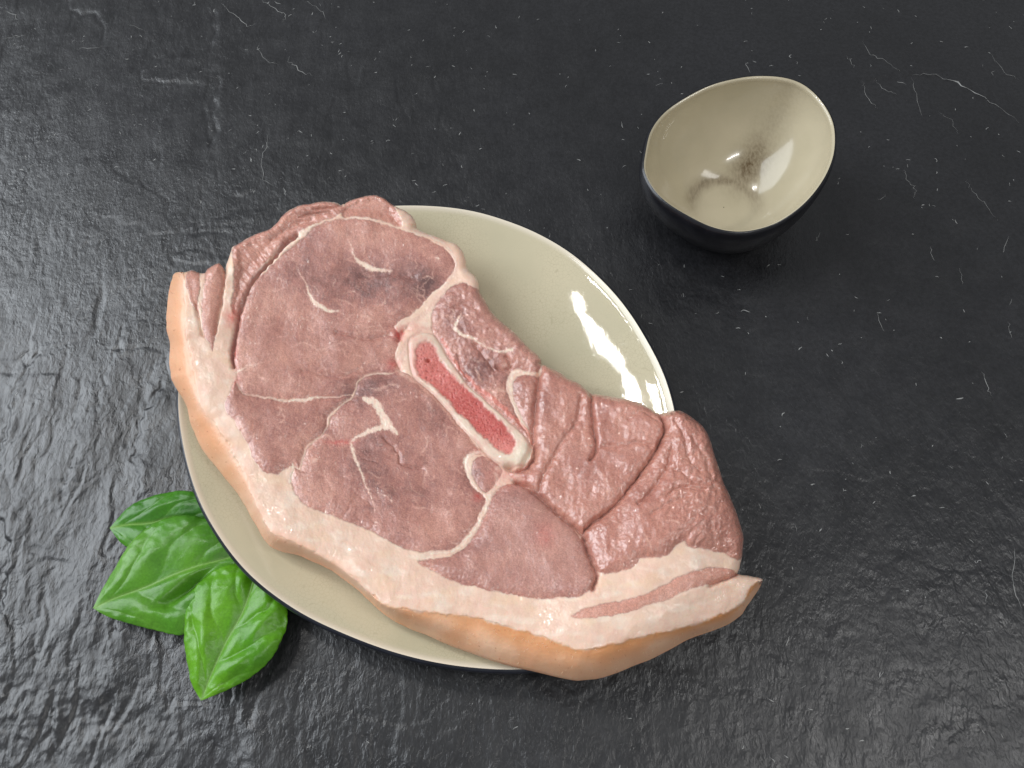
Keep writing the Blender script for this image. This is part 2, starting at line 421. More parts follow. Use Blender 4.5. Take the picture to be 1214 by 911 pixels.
# outward offset for thickness
cxm, cym = rx.mean(), ry.mean()
def offs(P, d):
    T = np.roll(P, -1, 0) - np.roll(P, 1, 0); N = np.stack([T[:, 1], -T[:, 0]], 1); N /= np.hypot(N[:, 0], N[:, 1])[:, None] + 1e-12
    s = np.sign(((P[:, :2] - [cxm, cym]) * N).sum(1).mean()); Q = P.copy(); Q[:, :2] += s * d * N; return Q
def ringmesh(R, name, mat, parent, flip=False, attrs=None):
    n, k, _ = R.shape; i0 = np.arange(n * k).reshape(n, k)
    F = np.stack([i0[:-1], np.roll(i0[:-1], -1, 1), np.roll(i0[1:], -1, 1), i0[1:]], -1).reshape(-1, 4)
    if flip: F = F[:, ::-1]
    return mesh_np(name, R.reshape(-1, 3), F, parent, mat, attrs)
orient = np.sign(np.sum(rx * np.roll(ry, -1) - np.roll(rx, -1) * ry))
lip = []
for d, dz in ((-0.0002, .0), (0.0004, 0.0007), (0.0011, 0.0010)):
    q = offs(IN[-1], d); q[:, 2] += dz; lip.append(q)
BI = np.concatenate([IN[:-1], np.array(lip)])
bu2, bv2 = proj(BI[..., 0], BI[..., 1], BI[..., 2])
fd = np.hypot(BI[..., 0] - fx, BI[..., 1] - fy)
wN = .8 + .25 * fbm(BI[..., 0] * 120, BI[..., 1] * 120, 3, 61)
st = np.exp(-((fd - .0200) / .0042) ** 2) * sstep(-.013, .012, (BI[..., 1] - fy) + .0 * (BI[..., 0] - fx)) * .8  # shade of the steep curve round the floor, painted as a dark ring
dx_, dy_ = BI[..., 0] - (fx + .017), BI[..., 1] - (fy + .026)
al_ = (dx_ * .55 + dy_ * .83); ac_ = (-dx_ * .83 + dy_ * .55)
st = np.maximum(st, 1.1 * np.exp(-(al_ / .016) ** 2 - (ac_ / .010) ** 2))  # pooled crackle stain and the shade down the wall, painted as one patch
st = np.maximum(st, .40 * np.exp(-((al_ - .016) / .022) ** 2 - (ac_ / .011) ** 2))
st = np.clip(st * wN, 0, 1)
m = NT('cream_glaze_stain_shade'); co = m.coords()
a_ = m.add('ShaderNodeAttribute', _attribute_name='stain_shade')
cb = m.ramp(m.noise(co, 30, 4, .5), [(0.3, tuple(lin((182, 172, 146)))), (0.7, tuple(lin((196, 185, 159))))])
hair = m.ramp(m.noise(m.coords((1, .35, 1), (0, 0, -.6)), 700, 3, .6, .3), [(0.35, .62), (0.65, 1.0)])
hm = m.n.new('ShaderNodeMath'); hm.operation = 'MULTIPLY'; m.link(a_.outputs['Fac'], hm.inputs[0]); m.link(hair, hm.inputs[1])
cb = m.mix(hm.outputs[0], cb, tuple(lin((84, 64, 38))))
m.link(cb, m.b.inputs['Base Color']); m.b.inputs['Roughness'].default_value = .16; m.b.inputs['Specular IOR Level'].default_value = .3; m.b.inputs['Coat Weight'].default_value = .3; m.b.inputs['Coat Roughness'].default_value = .03
m.link(m.bump(m.noise(co, 60, 2, .5), .0004, .3), m.b.inputs['Normal'])
ringmesh(BI, 'glazed_interior', m.m, bowl, orient < 0, {'stain_shade': ('FLOAT', st.ravel())})
out = [lip[-1].copy()]
q = offs(IN[-1], 0.0021); q[:, 2] += 0.0006; out.append(q)
q = offs(IN[-1], 0.0027); q[:, 2] -= 0.0010; out.append(q)
for s in np.linspace(0.95, 0.0, 26):
    x, y, z = bowl_ring(s)
    q = offs(np.stack([x, y, z], 1), 0.0032 + 0.004 * (1 - s)); q[:, 2] -= 0.0042 * (1 - s) + 0.001; 
    q[:, 2] = np.maximum(q[:, 2], 0.0008); out.append(q)
c0 = np.stack([np.full(nR, fx), np.full(nR, fy), np.zeros(nR) + .0004], 1)
last = out[-1].copy(); last[:, 2] = 0.0002
out.append(c0 + (last - c0) * [0.97, .97, 1]); out.append(c0 + (last - c0) * [0.8, 0.8, 1]); out.append(c0 + (last - c0) * [0.01, .01, 1])
m = NT('black_stoneware'); co = m.coords()
m.link(m.ramp(m.noise(co, 120, 4), [(0.3, (0.006, 0.006, 0.008)), (0.7, (0.014, 0.014, 0.018))]), m.b.inputs['Base Color'])
m.b.inputs['Roughness'].default_value = 0.3
m.link(m.bump(m.noise(co, 350, 3), 0.0003, .35), m.b.inputs['Normal'])
ringmesh(np.array(out), 'black_exterior', m.m, bowl, orient < 0)

# ================================================================== PORK SLICE
outline_px = [(208.8, 322.8), (222.6, 322.8), (228, 321), (237.5, 324.8), (243, 324.4), (246, 319.5), (258.2, 312.5), (264, 316.5), (267, 322), (269, 314),
    (274, 299), (278, 292), (300.7, 279.3), (318.5, 272.4), (330.4, 262.5), (337, 254), (354, 244.7), (377.8, 240.2), (399.6, 241), (408, 242.5),
    (412, 239.5), (429.7, 233.4), (446.5, 231.5), (457.3, 236.8), (467.2, 244.7), (479, 249.7), (489, 256.6), (493, 264.5), (493.5, 271.5), (510.7, 278.8),
    (534.4, 287.7), (546.3, 295), (551.7, 307), (555.5, 320.8), (566, 330.7), (568.5, 344.6), (576, 358.4), (587.8, 376.2), (609.6, 394.5), (620, 405),
    (635.3, 419.5), (641.5, 427), (641, 432), (655.4, 437.5), (673, 448.5), (689, 456), (700.8, 466), (722.6, 470.4), (754.2, 476.7), (772, 485.6),
    (783, 491), (797.7, 487.6), (809.6, 488.8), (827.4, 500.5), (838, 513), (846, 536), (854.5, 562), (863.9, 585.7), (875, 613.4), (881, 639), (878.5, 664.8),
    (876, 676), (874.5, 681), (889.6, 683.5), (903.4, 687.3), (898.5, 698.4), (887.6, 714.2), (877, 729), (860.4, 740.5), (824.8, 753.4), (793.7, 769),
    (758, 785.9), (722.5, 799.5), (691.4, 804.8), (664.7, 802.6), (638, 795), (593.5, 785), (549, 769.5), (504.5, 751), (475, 739), (455.6, 727), (440, 713), (424.5, 698),
    (397.8, 678), (385, 670.5), (368.7, 662.8), (354.9, 656.9), (327.2, 650), (313.4, 639), (301.5, 617.3), (291.6, 599.5), (279.8, 581.7), (259.2, 556.2),
    (239.4, 530.5), (227.6, 504.8), (219.7, 479), (205.5, 453.4), (201.9, 435.6), (200.9, 411.9), (198, 390), (197.5, 374), (199.9, 346.5), (203.8, 330.7)]
rind_in = [(216.5, 323), (217, 340), (219, 358), (219.7, 390), (226, 420), (234, 465), (240, 485), (255, 503), (268, 522.6), (281, 544), (291, 566), (300, 590),
    (311, 612), (322, 631), (343, 641), (368.7, 653), (398, 670), (424, 690), (440, 705), (460, 719), (504.5, 725.5), (558, 732), (602.4, 743),
    (647, 756.7), (682.5, 769), (709, 769), (736, 762), (780, 751), (825, 739), (851.5, 731), (878, 716), (890, 700), (897, 690)]
muscles = {   # name: (outline, dome height mm, dome radius px, label)
 'A': ([(221.6, 323.8), (228, 321), (237, 325), (236.5, 338.6), (234.5, 358.4), (236, 376), (231, 366), (223.6, 348.5), (220.5, 336)], 0.9, 4),
 'B': ([(244.4, 321), (258.2, 312), (264.5, 317), (266, 330.7), (263, 354.4), (258, 378), (254.5, 398), (252.5, 416), (249, 408), (243, 399), (239.6, 378), (239.6, 354), (243, 331)], 1.0, 5),
 'C': ([(275, 300), (278, 292), (300.7, 279), (318.5, 272), (330.4, 262), (337, 254), (354, 244), (377.8, 240), (399.6, 241), (407, 243), (403, 254), (385, 262), (368, 268), (350, 278),
        (335, 290), (322, 303), (310, 317), (299, 331), (291, 345), (285, 360), (281, 374), (275, 368), (276, 342), (278, 320)], 1.2, 7),
 'D': ([(409, 243), (412, 239), (430, 233), (446, 231), (457, 236.5), (467, 245), (474, 257), (477, 268), (470, 269), (450, 262), (430, 257.5), (412, 258), (405, 257), (403, 250)], 1.4, 7),
 'E': ([(403, 260), (430, 260.5), (450, 265), (475, 272), (493, 278), (510, 285), (526, 295), (536.5, 305), (539.5, 315), (535, 327), (525, 337), (511, 350), (500, 362), (485, 375), (468, 386),
        (474, 400), (468, 425), (474, 439), (455, 443), (436, 445), (423, 454), (419, 467), (400, 471), (378, 471), (348, 474), (309, 470), (287, 465.5), (281, 449), (280, 440), (279, 430), (278, 415),
        (283, 388), (287, 367), (294, 350), (302, 336), (320, 317), (338, 300), (354, 287), (372, 270), (385, 264)], 1.1, 6),
 'F': ([(287, 466), (309, 471), (348, 475), (378, 472), (400, 472), (418, 469), (404, 481), (389, 494), (386, 510), (372, 523), (361, 534), (356, 554), (348, 553), (340, 555), (330, 562),
        (316, 561), (307, 555), (298, 538), (289, 518.6), (279, 503), (269, 487), (267, 479), (273, 465), (280, 453)], 2.0, 6),
 'G': ([(387, 510), (392, 496), (405, 482), (420, 469), (424, 455), (436, 446), (459, 444), (475, 440), (487, 446), (499, 455), (512, 466), (523, 478), (538, 496), (551, 513), (563, 526), (572, 537),
        (556, 539), (551, 548), (552, 558), (557, 571), (568, 584), (576, 591), (571.5, 604), (564, 621), (552, 638), (537, 651), (524, 654), (500, 654), (480, 651), (460, 641), (444, 633),
        (424, 623), (398, 613), (370, 603), (353, 591), (346, 572), (348, 556), (357, 555), (362, 535), (373, 524)], 1.3, 7),
 'H': ([(563, 544), (572, 540), (585, 546), (596, 557), (592, 568), (585, 578), (577, 585), (568, 578), (561, 567), (559, 555)], 0.8, 4),
 'I': ([(497, 664), (513.4, 663), (535, 659.5), (548, 652), (558, 641), (569, 623), (577, 605), (582, 592), (588, 583), (597, 576), (606, 573.5), (624, 577.8), (642, 591.6), (657.7, 607.4), (675.5, 621.3), (684, 633), (692, 643),
        (697, 658.8), (703, 676), (706, 688), (700, 699), (690, 706), (677.5, 708.3), (647.8, 710), (628, 708.5), (598.4, 704), (570.7, 698), (539, 690), (515.4, 678), (500, 670)], 2.6, 8),
 'J': ([(568, 345), (576, 358), (588, 376), (610, 394), (621, 405), (636, 420), (642, 428), (640, 438), (631, 443), (617, 438), (606, 441), (601, 452), (602, 466), (607, 480), (615, 497), (624, 512), (628, 527),
        (617, 512), (603, 500), (586, 485), (568, 469), (550, 453), (542, 439), (530, 423), (521, 405), (514, 396), (511, 385), (512, 372), (520, 356), (531, 344), (545, 336), (558, 339)], 1.5, 6),
 'K': ([(641, 430), (655, 437), (673, 448), (689, 455), (701, 465), (723, 470), (754, 476), (772, 485), (783, 491), (788, 507), (783, 519), (775, 535), (765, 550), (747, 574), (727, 598), (711, 613), (698, 624), (691, 632),
        (675, 619), (658, 604), (642, 588), (626, 576), (612, 571), (603, 559), (620, 553), (631, 541), (631, 525), (627, 510), (619, 495), (612, 479), (608, 467), (608, 455), (612, 447), (622, 445), (638, 445), (642, 436)], 2.0, 7),
 'L': ([(784, 493), (797.7, 487), (810, 488), (827.4, 500), (839, 513), (847, 536), (855, 562), (864.5, 585.7), (876, 613.4), (882, 639), (878, 664), (858, 657), (838, 651.5), (816.4, 649), (808.5, 641.5), (791, 657), (777, 662),
        (759, 662), (754, 669), (739.3, 677), (725.5, 680), (709.7, 679), (704, 667), (697.8, 649), (692.5, 634), (693, 628), (700, 620), (719.5, 604.5), (737, 585), (759, 561), (767, 549), (776, 534.7), (784, 519), (789, 507)], 3.2, 8),
 'N': ([(676, 730), (709.7, 717), (755, 708.3), (782.8, 696.4), (806.5, 683), (828.3, 676), (858, 673), (873, 679), (870, 684.6), (838, 694), (814.4, 700), (798.6, 708), (769, 718), (739.3, 728), (699.8, 733)], 0.5, 4),
}
bone_px = [(487, 401.7), (498.9, 395.8), (512.7, 396.5), (520.6, 405.7), (530.5, 423.5), (542.3, 439.3), (552, 453), (568, 468), (585.8, 484), (603.6, 500), (617.5, 512.5), (627.4, 524.3),
    (630.3, 538), (623.4, 549), (605.6, 553), (593.8, 552), (578, 540), (564, 523), (550, 510.5), (536.4, 493.7), (518.6, 473), (505, 460), (491, 446), (486, 429.4), (485, 413.6)]
marrow_px = [(506.8, 405.7), (516.6, 413.6), (521.5, 425.5), (530.5, 438.5), (545, 454), (568, 475.5), (585.8, 493), (601.7, 509), (611.5, 526.3), (605.6, 537), (593.8, 536.2), (578, 523.3), (562, 507.5),
    (542.3, 488.8), (529, 472.5), (509, 456), (496, 444), (492, 425.5), (494.9, 411.6)]
fat_lines = [ # (points, widths, whiteness)
 ([(326, 305), (338, 294), (352, 283), (368, 270.4), (381, 265.5)], [1.5, 6, 9, 5, 1], 1.0),
 ([(393, 261), (412, 259), (430, 258.5), (449, 263), (475, 270), (493, 275), (510, 281), (527, 291), (538, 303), (541, 314), (538, 327), (528, 337)], [1, 1.5, 2, 2, 2.5, 3, 5, 5, 4, 3.5, 4, 5], .8),
 ([(348, 297), (350, 310), (354, 321)], [0.6, .8, 1.2], .5),
 ([(354, 321), (363, 337), (369, 353), (377, 363), (390, 369), (403, 371)], [1, 2.2, 5, 6.5, 5.5, 2], 1.0),
 ([(411, 277), (415, 291), (422, 305), (430, 315), (443, 320.5), (465, 322.4)], [0.8, 1.5, 3.2, 7, 6.5, 2.5], 1.0),
 ([(457, 317), (466, 310), (473, 307)], [2, 1.2, .8], .7),
 ([(439, 281), (449, 278), (465, 276), (473, 272)], [1, 2, 1.4, .8], .55), ([(465, 277), (470, 284), (468, 288)], [1.4, 1, .6], .5), ([(449, 279), (446, 287)], [1.4, .8], .5),
 ([(517, 307.6), (520, 308.4)], [3.5, 3.5], .9), ([(499, 331.7), (507, 328.7), (514, 333)], [1, 2.4, 1.2], .8),
 ([(496, 340), (494.5, 352), (502, 359.5), (512, 358)], [1.5, 2, 2, 1.5], .55),
 ([(530, 338), (516, 357), (508, 369), (495, 378), (479, 388), (463, 391)], [5, 6, 6, 6, 4, 2], .65),
 ([(547, 373), (542, 382), (540.4, 391.9), (549, 397.8), (562, 403.7), (574, 411.6), (585.8, 416.6), (594, 418.5), (607, 416)], [2, 5, 5.5, 6, 3.5, 3, 3, 4, 6], 1.0),
 ([(638, 444.5), (617.5, 441), (607.6, 443.5), (603.6, 455), (606, 467), (610, 479), (617.5, 495), (626, 510)], [2.5, 4, 6, 6.5, 5, 4.5, 4, 2.5], .95),
 ([(581, 467), (591, 464), (604, 465)], [3, 6, 4], .55),
 ([(433, 474), (445, 479), (453, 492), (459, 504), (470, 516)], [7, 10, 10, 12, 5], 1.0),
 ([(459, 507), (440, 512), (424, 520), (415.8, 526.5), (419.8, 538), (425.7, 554), (434, 576), (442, 593.6), (446, 605.5)], [7, 6.5, 4.5, 4, 4.5, 4, 2.8, 2, .8], 1.0),
 ([(415.4, 526.5), (400, 527), (387.7, 517), (372, 525), (360, 535), (357, 556)], [2, 2, 4, 4, 4, 3], .6),
 ([(287, 466), (308.6, 470.5), (332.3, 475), (350, 476), (368, 474.5), (378, 471.5)], [.8, 2, 3.2, 5.5, 6.5, 3], 1.0),
 ([(423, 499), (407.5, 496.5), (392, 500.5), (386, 511)], [1, 2, 2.5, 2.5], .55),
 ([(421, 469.5), (404, 479), (388, 494), (382, 503)], [2, 2, 2, 1.5], .5),
 ([(461, 443), (447, 442), (434, 445), (423, 453), (420, 467)], [1, 2, 1.6, 1.6, 1.5], .5),
 ([(440, 461), (450, 463), (462, 458), (474, 458)], [2, 4, 3, 2], .5),
 ([(335, 401), (345, 412), (357, 407), (365, 409), (378, 416), (395, 411), (411, 407)], [1, 1.2, 2.5, 2, 3, 1.5, 1], .5),
 ([(279, 443), (288, 438), (299, 434.3), (317, 430)], [5, 4, 2, .6], .9),
 ([(395, 371), (410, 374), (424, 375), (440, 379), (449, 384)], [1, 1.5, 2, 2, 2], .45), ([(395, 385), (420, 387), (445, 389)], [1, 1.4, 1.2], .4), ([(410, 396), (440, 394), (466, 392)], [.8, 1.6, 2], .4),
 ([(573, 535), (562, 537), (554, 542), (551, 550), (554, 560), (559, 571), (568, 583), (577, 589)], [3, 6, 7, 6.5, 6, 4.5, 4, 5], 1.0),
 ([(580, 588), (575, 603), (567, 621), (555, 638), (541, 652), (527, 656.5), (505, 658)], [7, 5.5, 5, 5, 5, 3.5, 4], 1.0),
 ([(513, 664), (515, 676)], [2, 1.5], .6),
 ([(670, 469), (671, 484), (669.5, 497), (668, 510)], [.8, 1.8, 2.2, .8], .6),
 ([(488, 400), (481, 410), (476, 424), (473, 438), (478, 446)], [7, 8, 7, 7, 5], .62), ([(484, 402), (497, 392), (510, 391), (518, 398)], [5, 6, 5, 2], .6),
 ([(470, 440), (482, 448), (493, 452), (500, 455)], [3, 7, 6, 3], .5),
 
 ([(590, 556), (600, 562), (612, 566), (622, 572)], [8, 12, 10, 3], .6), ([(586, 562), (590, 574), (584, 584)], [4, 8, 5], .7),
 ([(344, 572), (346, 560), (347, 551)], [7, 6, 4], 1.0), ([(363, 538), (370, 530), (380, 519)], [1, 3, 3], .5),
 ([(352, 545), (341, 534)], [.8, .8], .3), ([(295, 345), (305, 350)], [.8, .8], .3), ([(372, 548), (376, 546)], [5, 5], .6),
 ([(310, 352), (318, 366), (323, 374)], [1, 2, 1], .4), ([(318, 388), (326, 383)], [2, 1.4], .4), ([(478, 575), (495, 585), (510, 594)], [.6, 1.6, .8], .45),
 ([(487, 627), (496, 634)], [1.2, 1.6], .5), ([(385, 592), (392, 589), (395, 593)], [2, 3, 2], .4),
]
red_blobs = [(275, 377, 9, 12, .8), (473, 396, 7, 9, .95), (467, 432, 9, 7, .6), (404, 526, 16, 3, .8), (281, 452, 4, 5, .5), (646, 636, 12, 14, .35), (566, 536, 7, 5, .4), (567, 590, 6, 5, .6), (620, 570, 5, 5, .4),
             (489, 388, 16, 6, .4), (278, 425, 4, 18, .6), (572, 472, 5, 6, .5), (600, 566, 20, 12, .35)]
dark_blobs = [(432, 335, 95, 30, .8), (500, 335, 35, 28, .6), (370, 300, 40, 40, .25), (350, 495, 55, 25, .35), (440, 460, 45, 20, .85), (520, 480, 30, 35, .5), (470, 560, 60, 70, .4), (440, 560, 40, 60, .35),
              (545, 385, 20, 22, .7), (575, 440, 26, 26, .8), (615, 470, 14, 30, .7), (560, 600, 12, 50, .3), (600, 590, 25, 12, .7), (562, 650, 35, 12, .7), (560, 560, 25, 20, .4), (640, 470, 10, 30, .6), (650, 480, 14, 14, .4),
              (715, 510, 12, 45, .5), (765, 590, 18, 18, .5), (685, 560, 30, 20, .3), (400, 400, 60, 12, .3), (330, 285, 20, 10, .3), (372, 252, 40, 5, .6), (590, 680, 60, 15, .3), (790, 540, 14, 26, .4), (745, 640, 40, 14, .2)]
creases = [ # (points, depth mm, half width px)
 ([(277, 434), (275.5, 420), (279, 398), (282, 380), (286, 364), (292, 348), (300, 333), (314, 317), (327, 302), (338, 289), (352, 279)], 3.0, 2.0),
 ([(701, 467), (702, 493), (704, 513), (707, 531), (700, 545)], 3.2, 2.6),
 ([(689, 470), (684, 500), (668, 522), (655, 545), (644, 566), (639, 582)], 1.8, 3.0),
 ([(640, 441), (636, 470), (633, 505), (630, 530), (618, 557)], 3.0, 3.5),
 ([(603, 554), (614, 558), (624, 554), (632, 543), (634, 530)], 4.5, 3.4),
 ([(703, 530), (730, 530), (755, 525), (772, 530)], 1.2, 3.0), ([(745, 498), (760, 488), (778, 500)], 0.8, 2.5),
 ([(690, 632), (676, 620), (658, 606), (641, 590), (624, 577), (612, 572)], 3.5, 2.6),
 ([(785, 495), (789, 507), (785, 520), (777, 536), (766, 552), (748, 576), (728, 600), (700, 622), (692, 630), (693, 640)], 3.4, 2.4),
 ([(692, 640), (698, 656), (704, 672), (708, 684), (703, 698)], 2.6, 2.4),
 ([(757, 598), (765, 592), (776, 578), (790, 555), (795, 535)], 2.2, 3.0), ([(770, 612), (790, 600), (815, 590)], 1.0, 2.5), ([(790, 590), (805, 580), (835, 583)], 1.2, 2),
 ([(800, 500), (810, 520), (815, 545), (830, 560)], 1.1, 3), ([(820, 520), (835, 545), (845, 580)], 0.9, 3), ([(805, 560), (825, 575), (850, 570)], .9, 2.5),
 ([(600, 422), (606, 435), (597, 439), (588, 436)], 2.2, 2.2), ([(563, 410), (575, 425), (586, 440)], 1.4, 2.4), ([(543, 425), (548, 440), (556, 450)], 1.4, 2.2),

 ([(232, 360), (235, 378), (240, 398)], 1.6, 1.4), ([(266, 320), (265, 340), (261, 365), (255, 395)], 1.6, 1.6),
 ([(478, 392), (474, 398), (472, 404)], 2.2, 2.4), ([(482, 390), (475, 402)], 1.2, 3), ([(430, 545), (445, 548)], .3, 1),
 ([(372, 248), (390, 247), (404, 243)], 1.8, 1.8), ([(355, 258), (375, 254), (392, 252)], 1.6, 1.5), ([(322, 285), (345, 270), (370, 261)], 1.2, 2),
 ([(455, 520), (470, 535), (478, 552), (500, 556)], .9, 1.6), ([(545, 450), (520, 430)], 0.2, 1), ([(590, 300), (585, 302)], 0.1, 1),
 ([(872, 681), (858, 688), (842, 694)], 2.4, 2.0), ([(430, 330), (460, 325), (490, 330)], .8, 5), ([(400, 395), (440, 403), (462, 398)], .9, 2.2), ([(360, 440), (400, 447), (425, 440)], .8, 3.5),
 ([(408, 612), (425, 590), (440, 600)], .3, 2), ([(540, 366), (552, 362), (566, 368)], .9, 2.5), ([(476, 440), (470, 428)], 1.0, 2.0),
]
def catm(p, n=4): return spline(p, n)
OUT = catm(outline_px, 4)
# tiny raggedness of the cut edge
jt = RNG.normal(0, 1, len(OUT)); jt = np.convolve(np.tile(jt, 3), [.25, .5, .25], 'same')[len(OUT):2 * len(OUT)]
OUT = OUT + 0.55 * np.stack([jt, np.roll(jt, 7)], 1)
STEP = 0.8
gu = np.arange(192, 910, STEP); gv = np.arange(226, 812, STEP)
GU, GV = np.meshgrid(gu, gv)
dist, nbx, nby, _ = seg_dist(GU, GV, OUT)
sd = np.where(inside(GU, GV, OUT), dist, -dist)
keep = sd > -0.45 * STEP
cell = keep[:-1, :-1] & keep[:-1, 1:] & keep[1:, 1:] & keep[1:, :-1]
cnt = np.zeros(keep.shape, int)
for a, b in ((0, 0), (0, 1), (1, 0), (1, 1)): cnt[a:a + cell.shape[0], b:b + cell.shape[1]] += cell
used = cnt > 0; bnd = used & (cnt < 4)
U0 = np.where(bnd, nbx, GU)[used]; V0 = np.where(bnd, nby, GV)[used]; isb = bnd[used]
SD = np.where(isb, 0, sd[used])
remap = np.full(used.shape, -1); remap[used] = np.arange(used.sum())
FQ = np.stack([remap[:-1, :-1], remap[1:, :-1], remap[1:, 1:], remap[:-1, 1:]], -1)[cell]
N = len(U0)
# domain warp for natural borders
WU = U0 + 1.6 * gnoise(U0 / 13, V0 / 13, 2) + 0.9 * gnoise(U0 / 4, V0 / 4, 12)
WV = V0 + 1.6 * gnoise(U0 / 13, V0 / 13, 7) + 0.9 * gnoise(U0 / 4, V0 / 4, 17)
# rind
i1 = 0
rin = spline(rind_in, 4, False)
# outer boundary along the rind = outline from (903,687) round to (208.8,322.8)
kk = [i for i, p in enumerate(outline_px) if p == (903.4, 687.3)][0]
rind_poly = np.concatenate([rin, spline(outline_px[kk:] + [outline_px[0]], 4, False) * 1.0])
# push outer side outward so the outline itself lies in the rind
cpt = np.array([520., 520.]); no = len(rin); rind_poly[no:] = cpt + (rind_poly[no:] - cpt) * 1.03
sdR = sdf(WU, WV, rind_poly, 60)
dIn = seg_dist(U0, V0, rin, False)[0]
rind = sstep(-0.7, 0.9, sdR); sw_ = 2.2 + 9 * sstep(470, 390, U0); rindc = sstep(-1, 1, (sdR + 3 * gnoise(U0 / 22, V0 / 22, 66)) / sw_)
q = np.where(sdR > 0, dIn / (dIn + SD + 1e-3), 0)
# muscle masks
MS = {}; dome = np.zeros(N); mus = np.zeros(N); pid = np.zeros(N, int); bestsd = np.full(N, 0.0)
names = list(muscles)
for i, k in enumerate(names):
    P = catm(muscles[k][0], 4); s = sdf(WU, WV, P, 14); MS[k] = s
    mk = sstep(-0.9, 0.9, s); mus = np.maximum(mus, mk)
    amp, rad = muscles[k][1:3]
    dome += amp * (1 - np.exp(-np.clip(s, 0, None) / rad))
    b = s > bestsd; pid[b] = i + 1; bestsd = np.where(b, s, bestsd)
sB = sdf(WU * .3 + U0 * .7, WV * .3 + V0 * .7, catm(bone_px, 4), 14); sM = sdf(WU + 1.2 * gnoise(U0 / 6, V0 / 6, 71), WV + 1.2 * gnoise(U0 / 6, V0 / 6, 73), catm(marrow_px, 4), 14)
bone = sstep(-0.8, 0.8, sB); marrow = sstep(-2.6, 2.2, sM)
fl = np.zeros(N); fld = np.zeros(N)
rs = np.random.default_rng(5)
def in_poly(k, u, v): return inside(np.array([u]), np.array([v]), catm(muscles[k][0], 2))[0]
thr = []
for k_, cnt_, a0_ in (('E', 64, 0.5), ('F', 12, 0.2), ('G', 36, 0.6), ('I', 5, .3), ('J', 26, .8), ('K', 8, 1.2), ('L', 8, .3), ('C', 6, -.7), ('D', 3, 0)):
    P_ = np.array(muscles[k_][0]); t_ = 0
    while t_ < cnt_:
        u_, v_ = rs.uniform(P_[:, 0].min(), P_[:, 0].max()), rs.uniform(P_[:, 1].min(), P_[:, 1].max())
        if not in_poly(k_, u_, v_): continue
        t_ += 1; a_ = a0_ + rs.normal(0, .9); pts_ = [(u_, v_)]; ln = rs.uniform(4, 22); n_ = int(rs.integers(3, 6))
        for j_ in range(n_):
            a_ += rs.normal(0, .45); u_ += math.cos(a_) * ln / n_; v_ += math.sin(a_) * ln / n_; pts_.append((u_, v_))
        w_ = rs.uniform(.5, 1.5); thr.append((pts_, [w_ * .4] + [w_] * (len(pts_) - 2) + [w_ * .3], rs.uniform(.35, .8)))
nfix = len(fat_lines); fat_lines += thr
rag0 = 0.45 + 1.5 * np.clip(fbm(U0 / 3.2, V0 / 3.2, 2, 40), -1, 1) + 1.1 * gnoise(U0 / 1.5, V0 / 1.5, 43)
for li_, (pts, wd, wh) in enumerate(fat_lines):
    rag = rag0 if li_ < nfix else -0.3 + .6 * (rag0 - .45)
    mk, dd = line_mask(WU, WV, pts, [x * 1.05 for x in wd], 0.9)
    dd = dd + rag * 0.7
    mk = (1 - sstep(-2.0, 1.2, dd)) * wh
    fl = np.maximum(fl, mk)
fl = fl * (1 - bone)
for ci in (7, 8, 9): mus = np.maximum(mus, line_mask(WU, WV, creases[ci][0], [6] * len(creases[ci][0]), 1.5)[0] * (rindc < .2))
crz = np.zeros(N)
for pts, dp, hw in creases:
    mk, dd = line_mask(U0 + 1.5 * gnoise(U0 / 7, V0 / 7, 31), V0 + 1.5 * gnoise(U0 / 7, V0 / 7, 35), pts, [0.1] * len(pts), 1, 25)
    crz = np.maximum(crz, dp * np.exp(-(np.clip(dd, 0, None) / hw) ** 1.4))
# base height
T = 0.0235
def usag(r):
    t = sstep(.82, 1.25, r); return r ** 2 * (1 - t) + (1 - 1.8 * (r - 1)) * t
def edge_drop(sdv): 
    t = np.clip(1 - sdv / 11.0, 0, 1); return 0.0055 * (1 - np.sqrt(np.clip(1 - t * t, 0, 1)))
z = np.full(N, 0.036)
low = sstep(-2, 12, MS['C']) * 0.003 + sstep(-2, 10, MS['D']) * 0.004 + sstep(-2, 8, MS['A']) * .001
rq = sstep(-3, 3, sdR)
fatround = np.where(pid == 0, 1, 0) * np.exp(-dIn / 14.0) * 0.0016 * (1 - rq)
for _ in range(5):
    x, y = unproj(U0, V0, z)
    r = plate_r(x, y)
    under = PZC + 0.0012 + (PZR - PZC) * usag(r)
    z = under + T - low - (1 - rq) * edge_drop(SD) - fatround - rq * T * (0.07 + 0.18 * q + 0.50 * q ** 2.2)
    z = z + 0.0012 * fbm(U0 / 60, V0 / 60, 3, 60)
zbase = z.copy(); x, y = unproj(U0, V0, zbase)
zund = under.copy()
# relief
rel = dome.copy()
rel += (1 - mus) * (1 - rind) * 0.35
rel -= crz
rel += 0.0 * fl - 0.12 * (1 - mus) * 0
ring = np.exp(-(sB / 1.6) ** 2); rel += 0.25 * sstep(0, 7, sB) + bone * .3 - ring * .5 - marrow * 0.45
rel = rel + mus * (0.30 * fbm(U0 / 30, V0 / 30, 3, 70) + 0.08 * fbm(U0 / 3.5, V0 / 3.5, 3, 77, .7))
wet = sstep(0, 4, np.maximum(MS['K'], MS['L']))
rel += wet * (0.9 * fbm(U0 / 22, V0 / 30, 3, 80) + 0.13 * fbm(U0 / 6, V0 / 6, 3, 85, .6))
ridg = 1 - np.abs(fbm((U0 + 0.3 * V0) / 11, (V0 - .3 * U0) / 17, 3, 90)) * 3.0
rel += sstep(0, 5, MS['L']) * sstep(560, 500, V0 - .25 * (U0 - 800) * 0) * 0.0
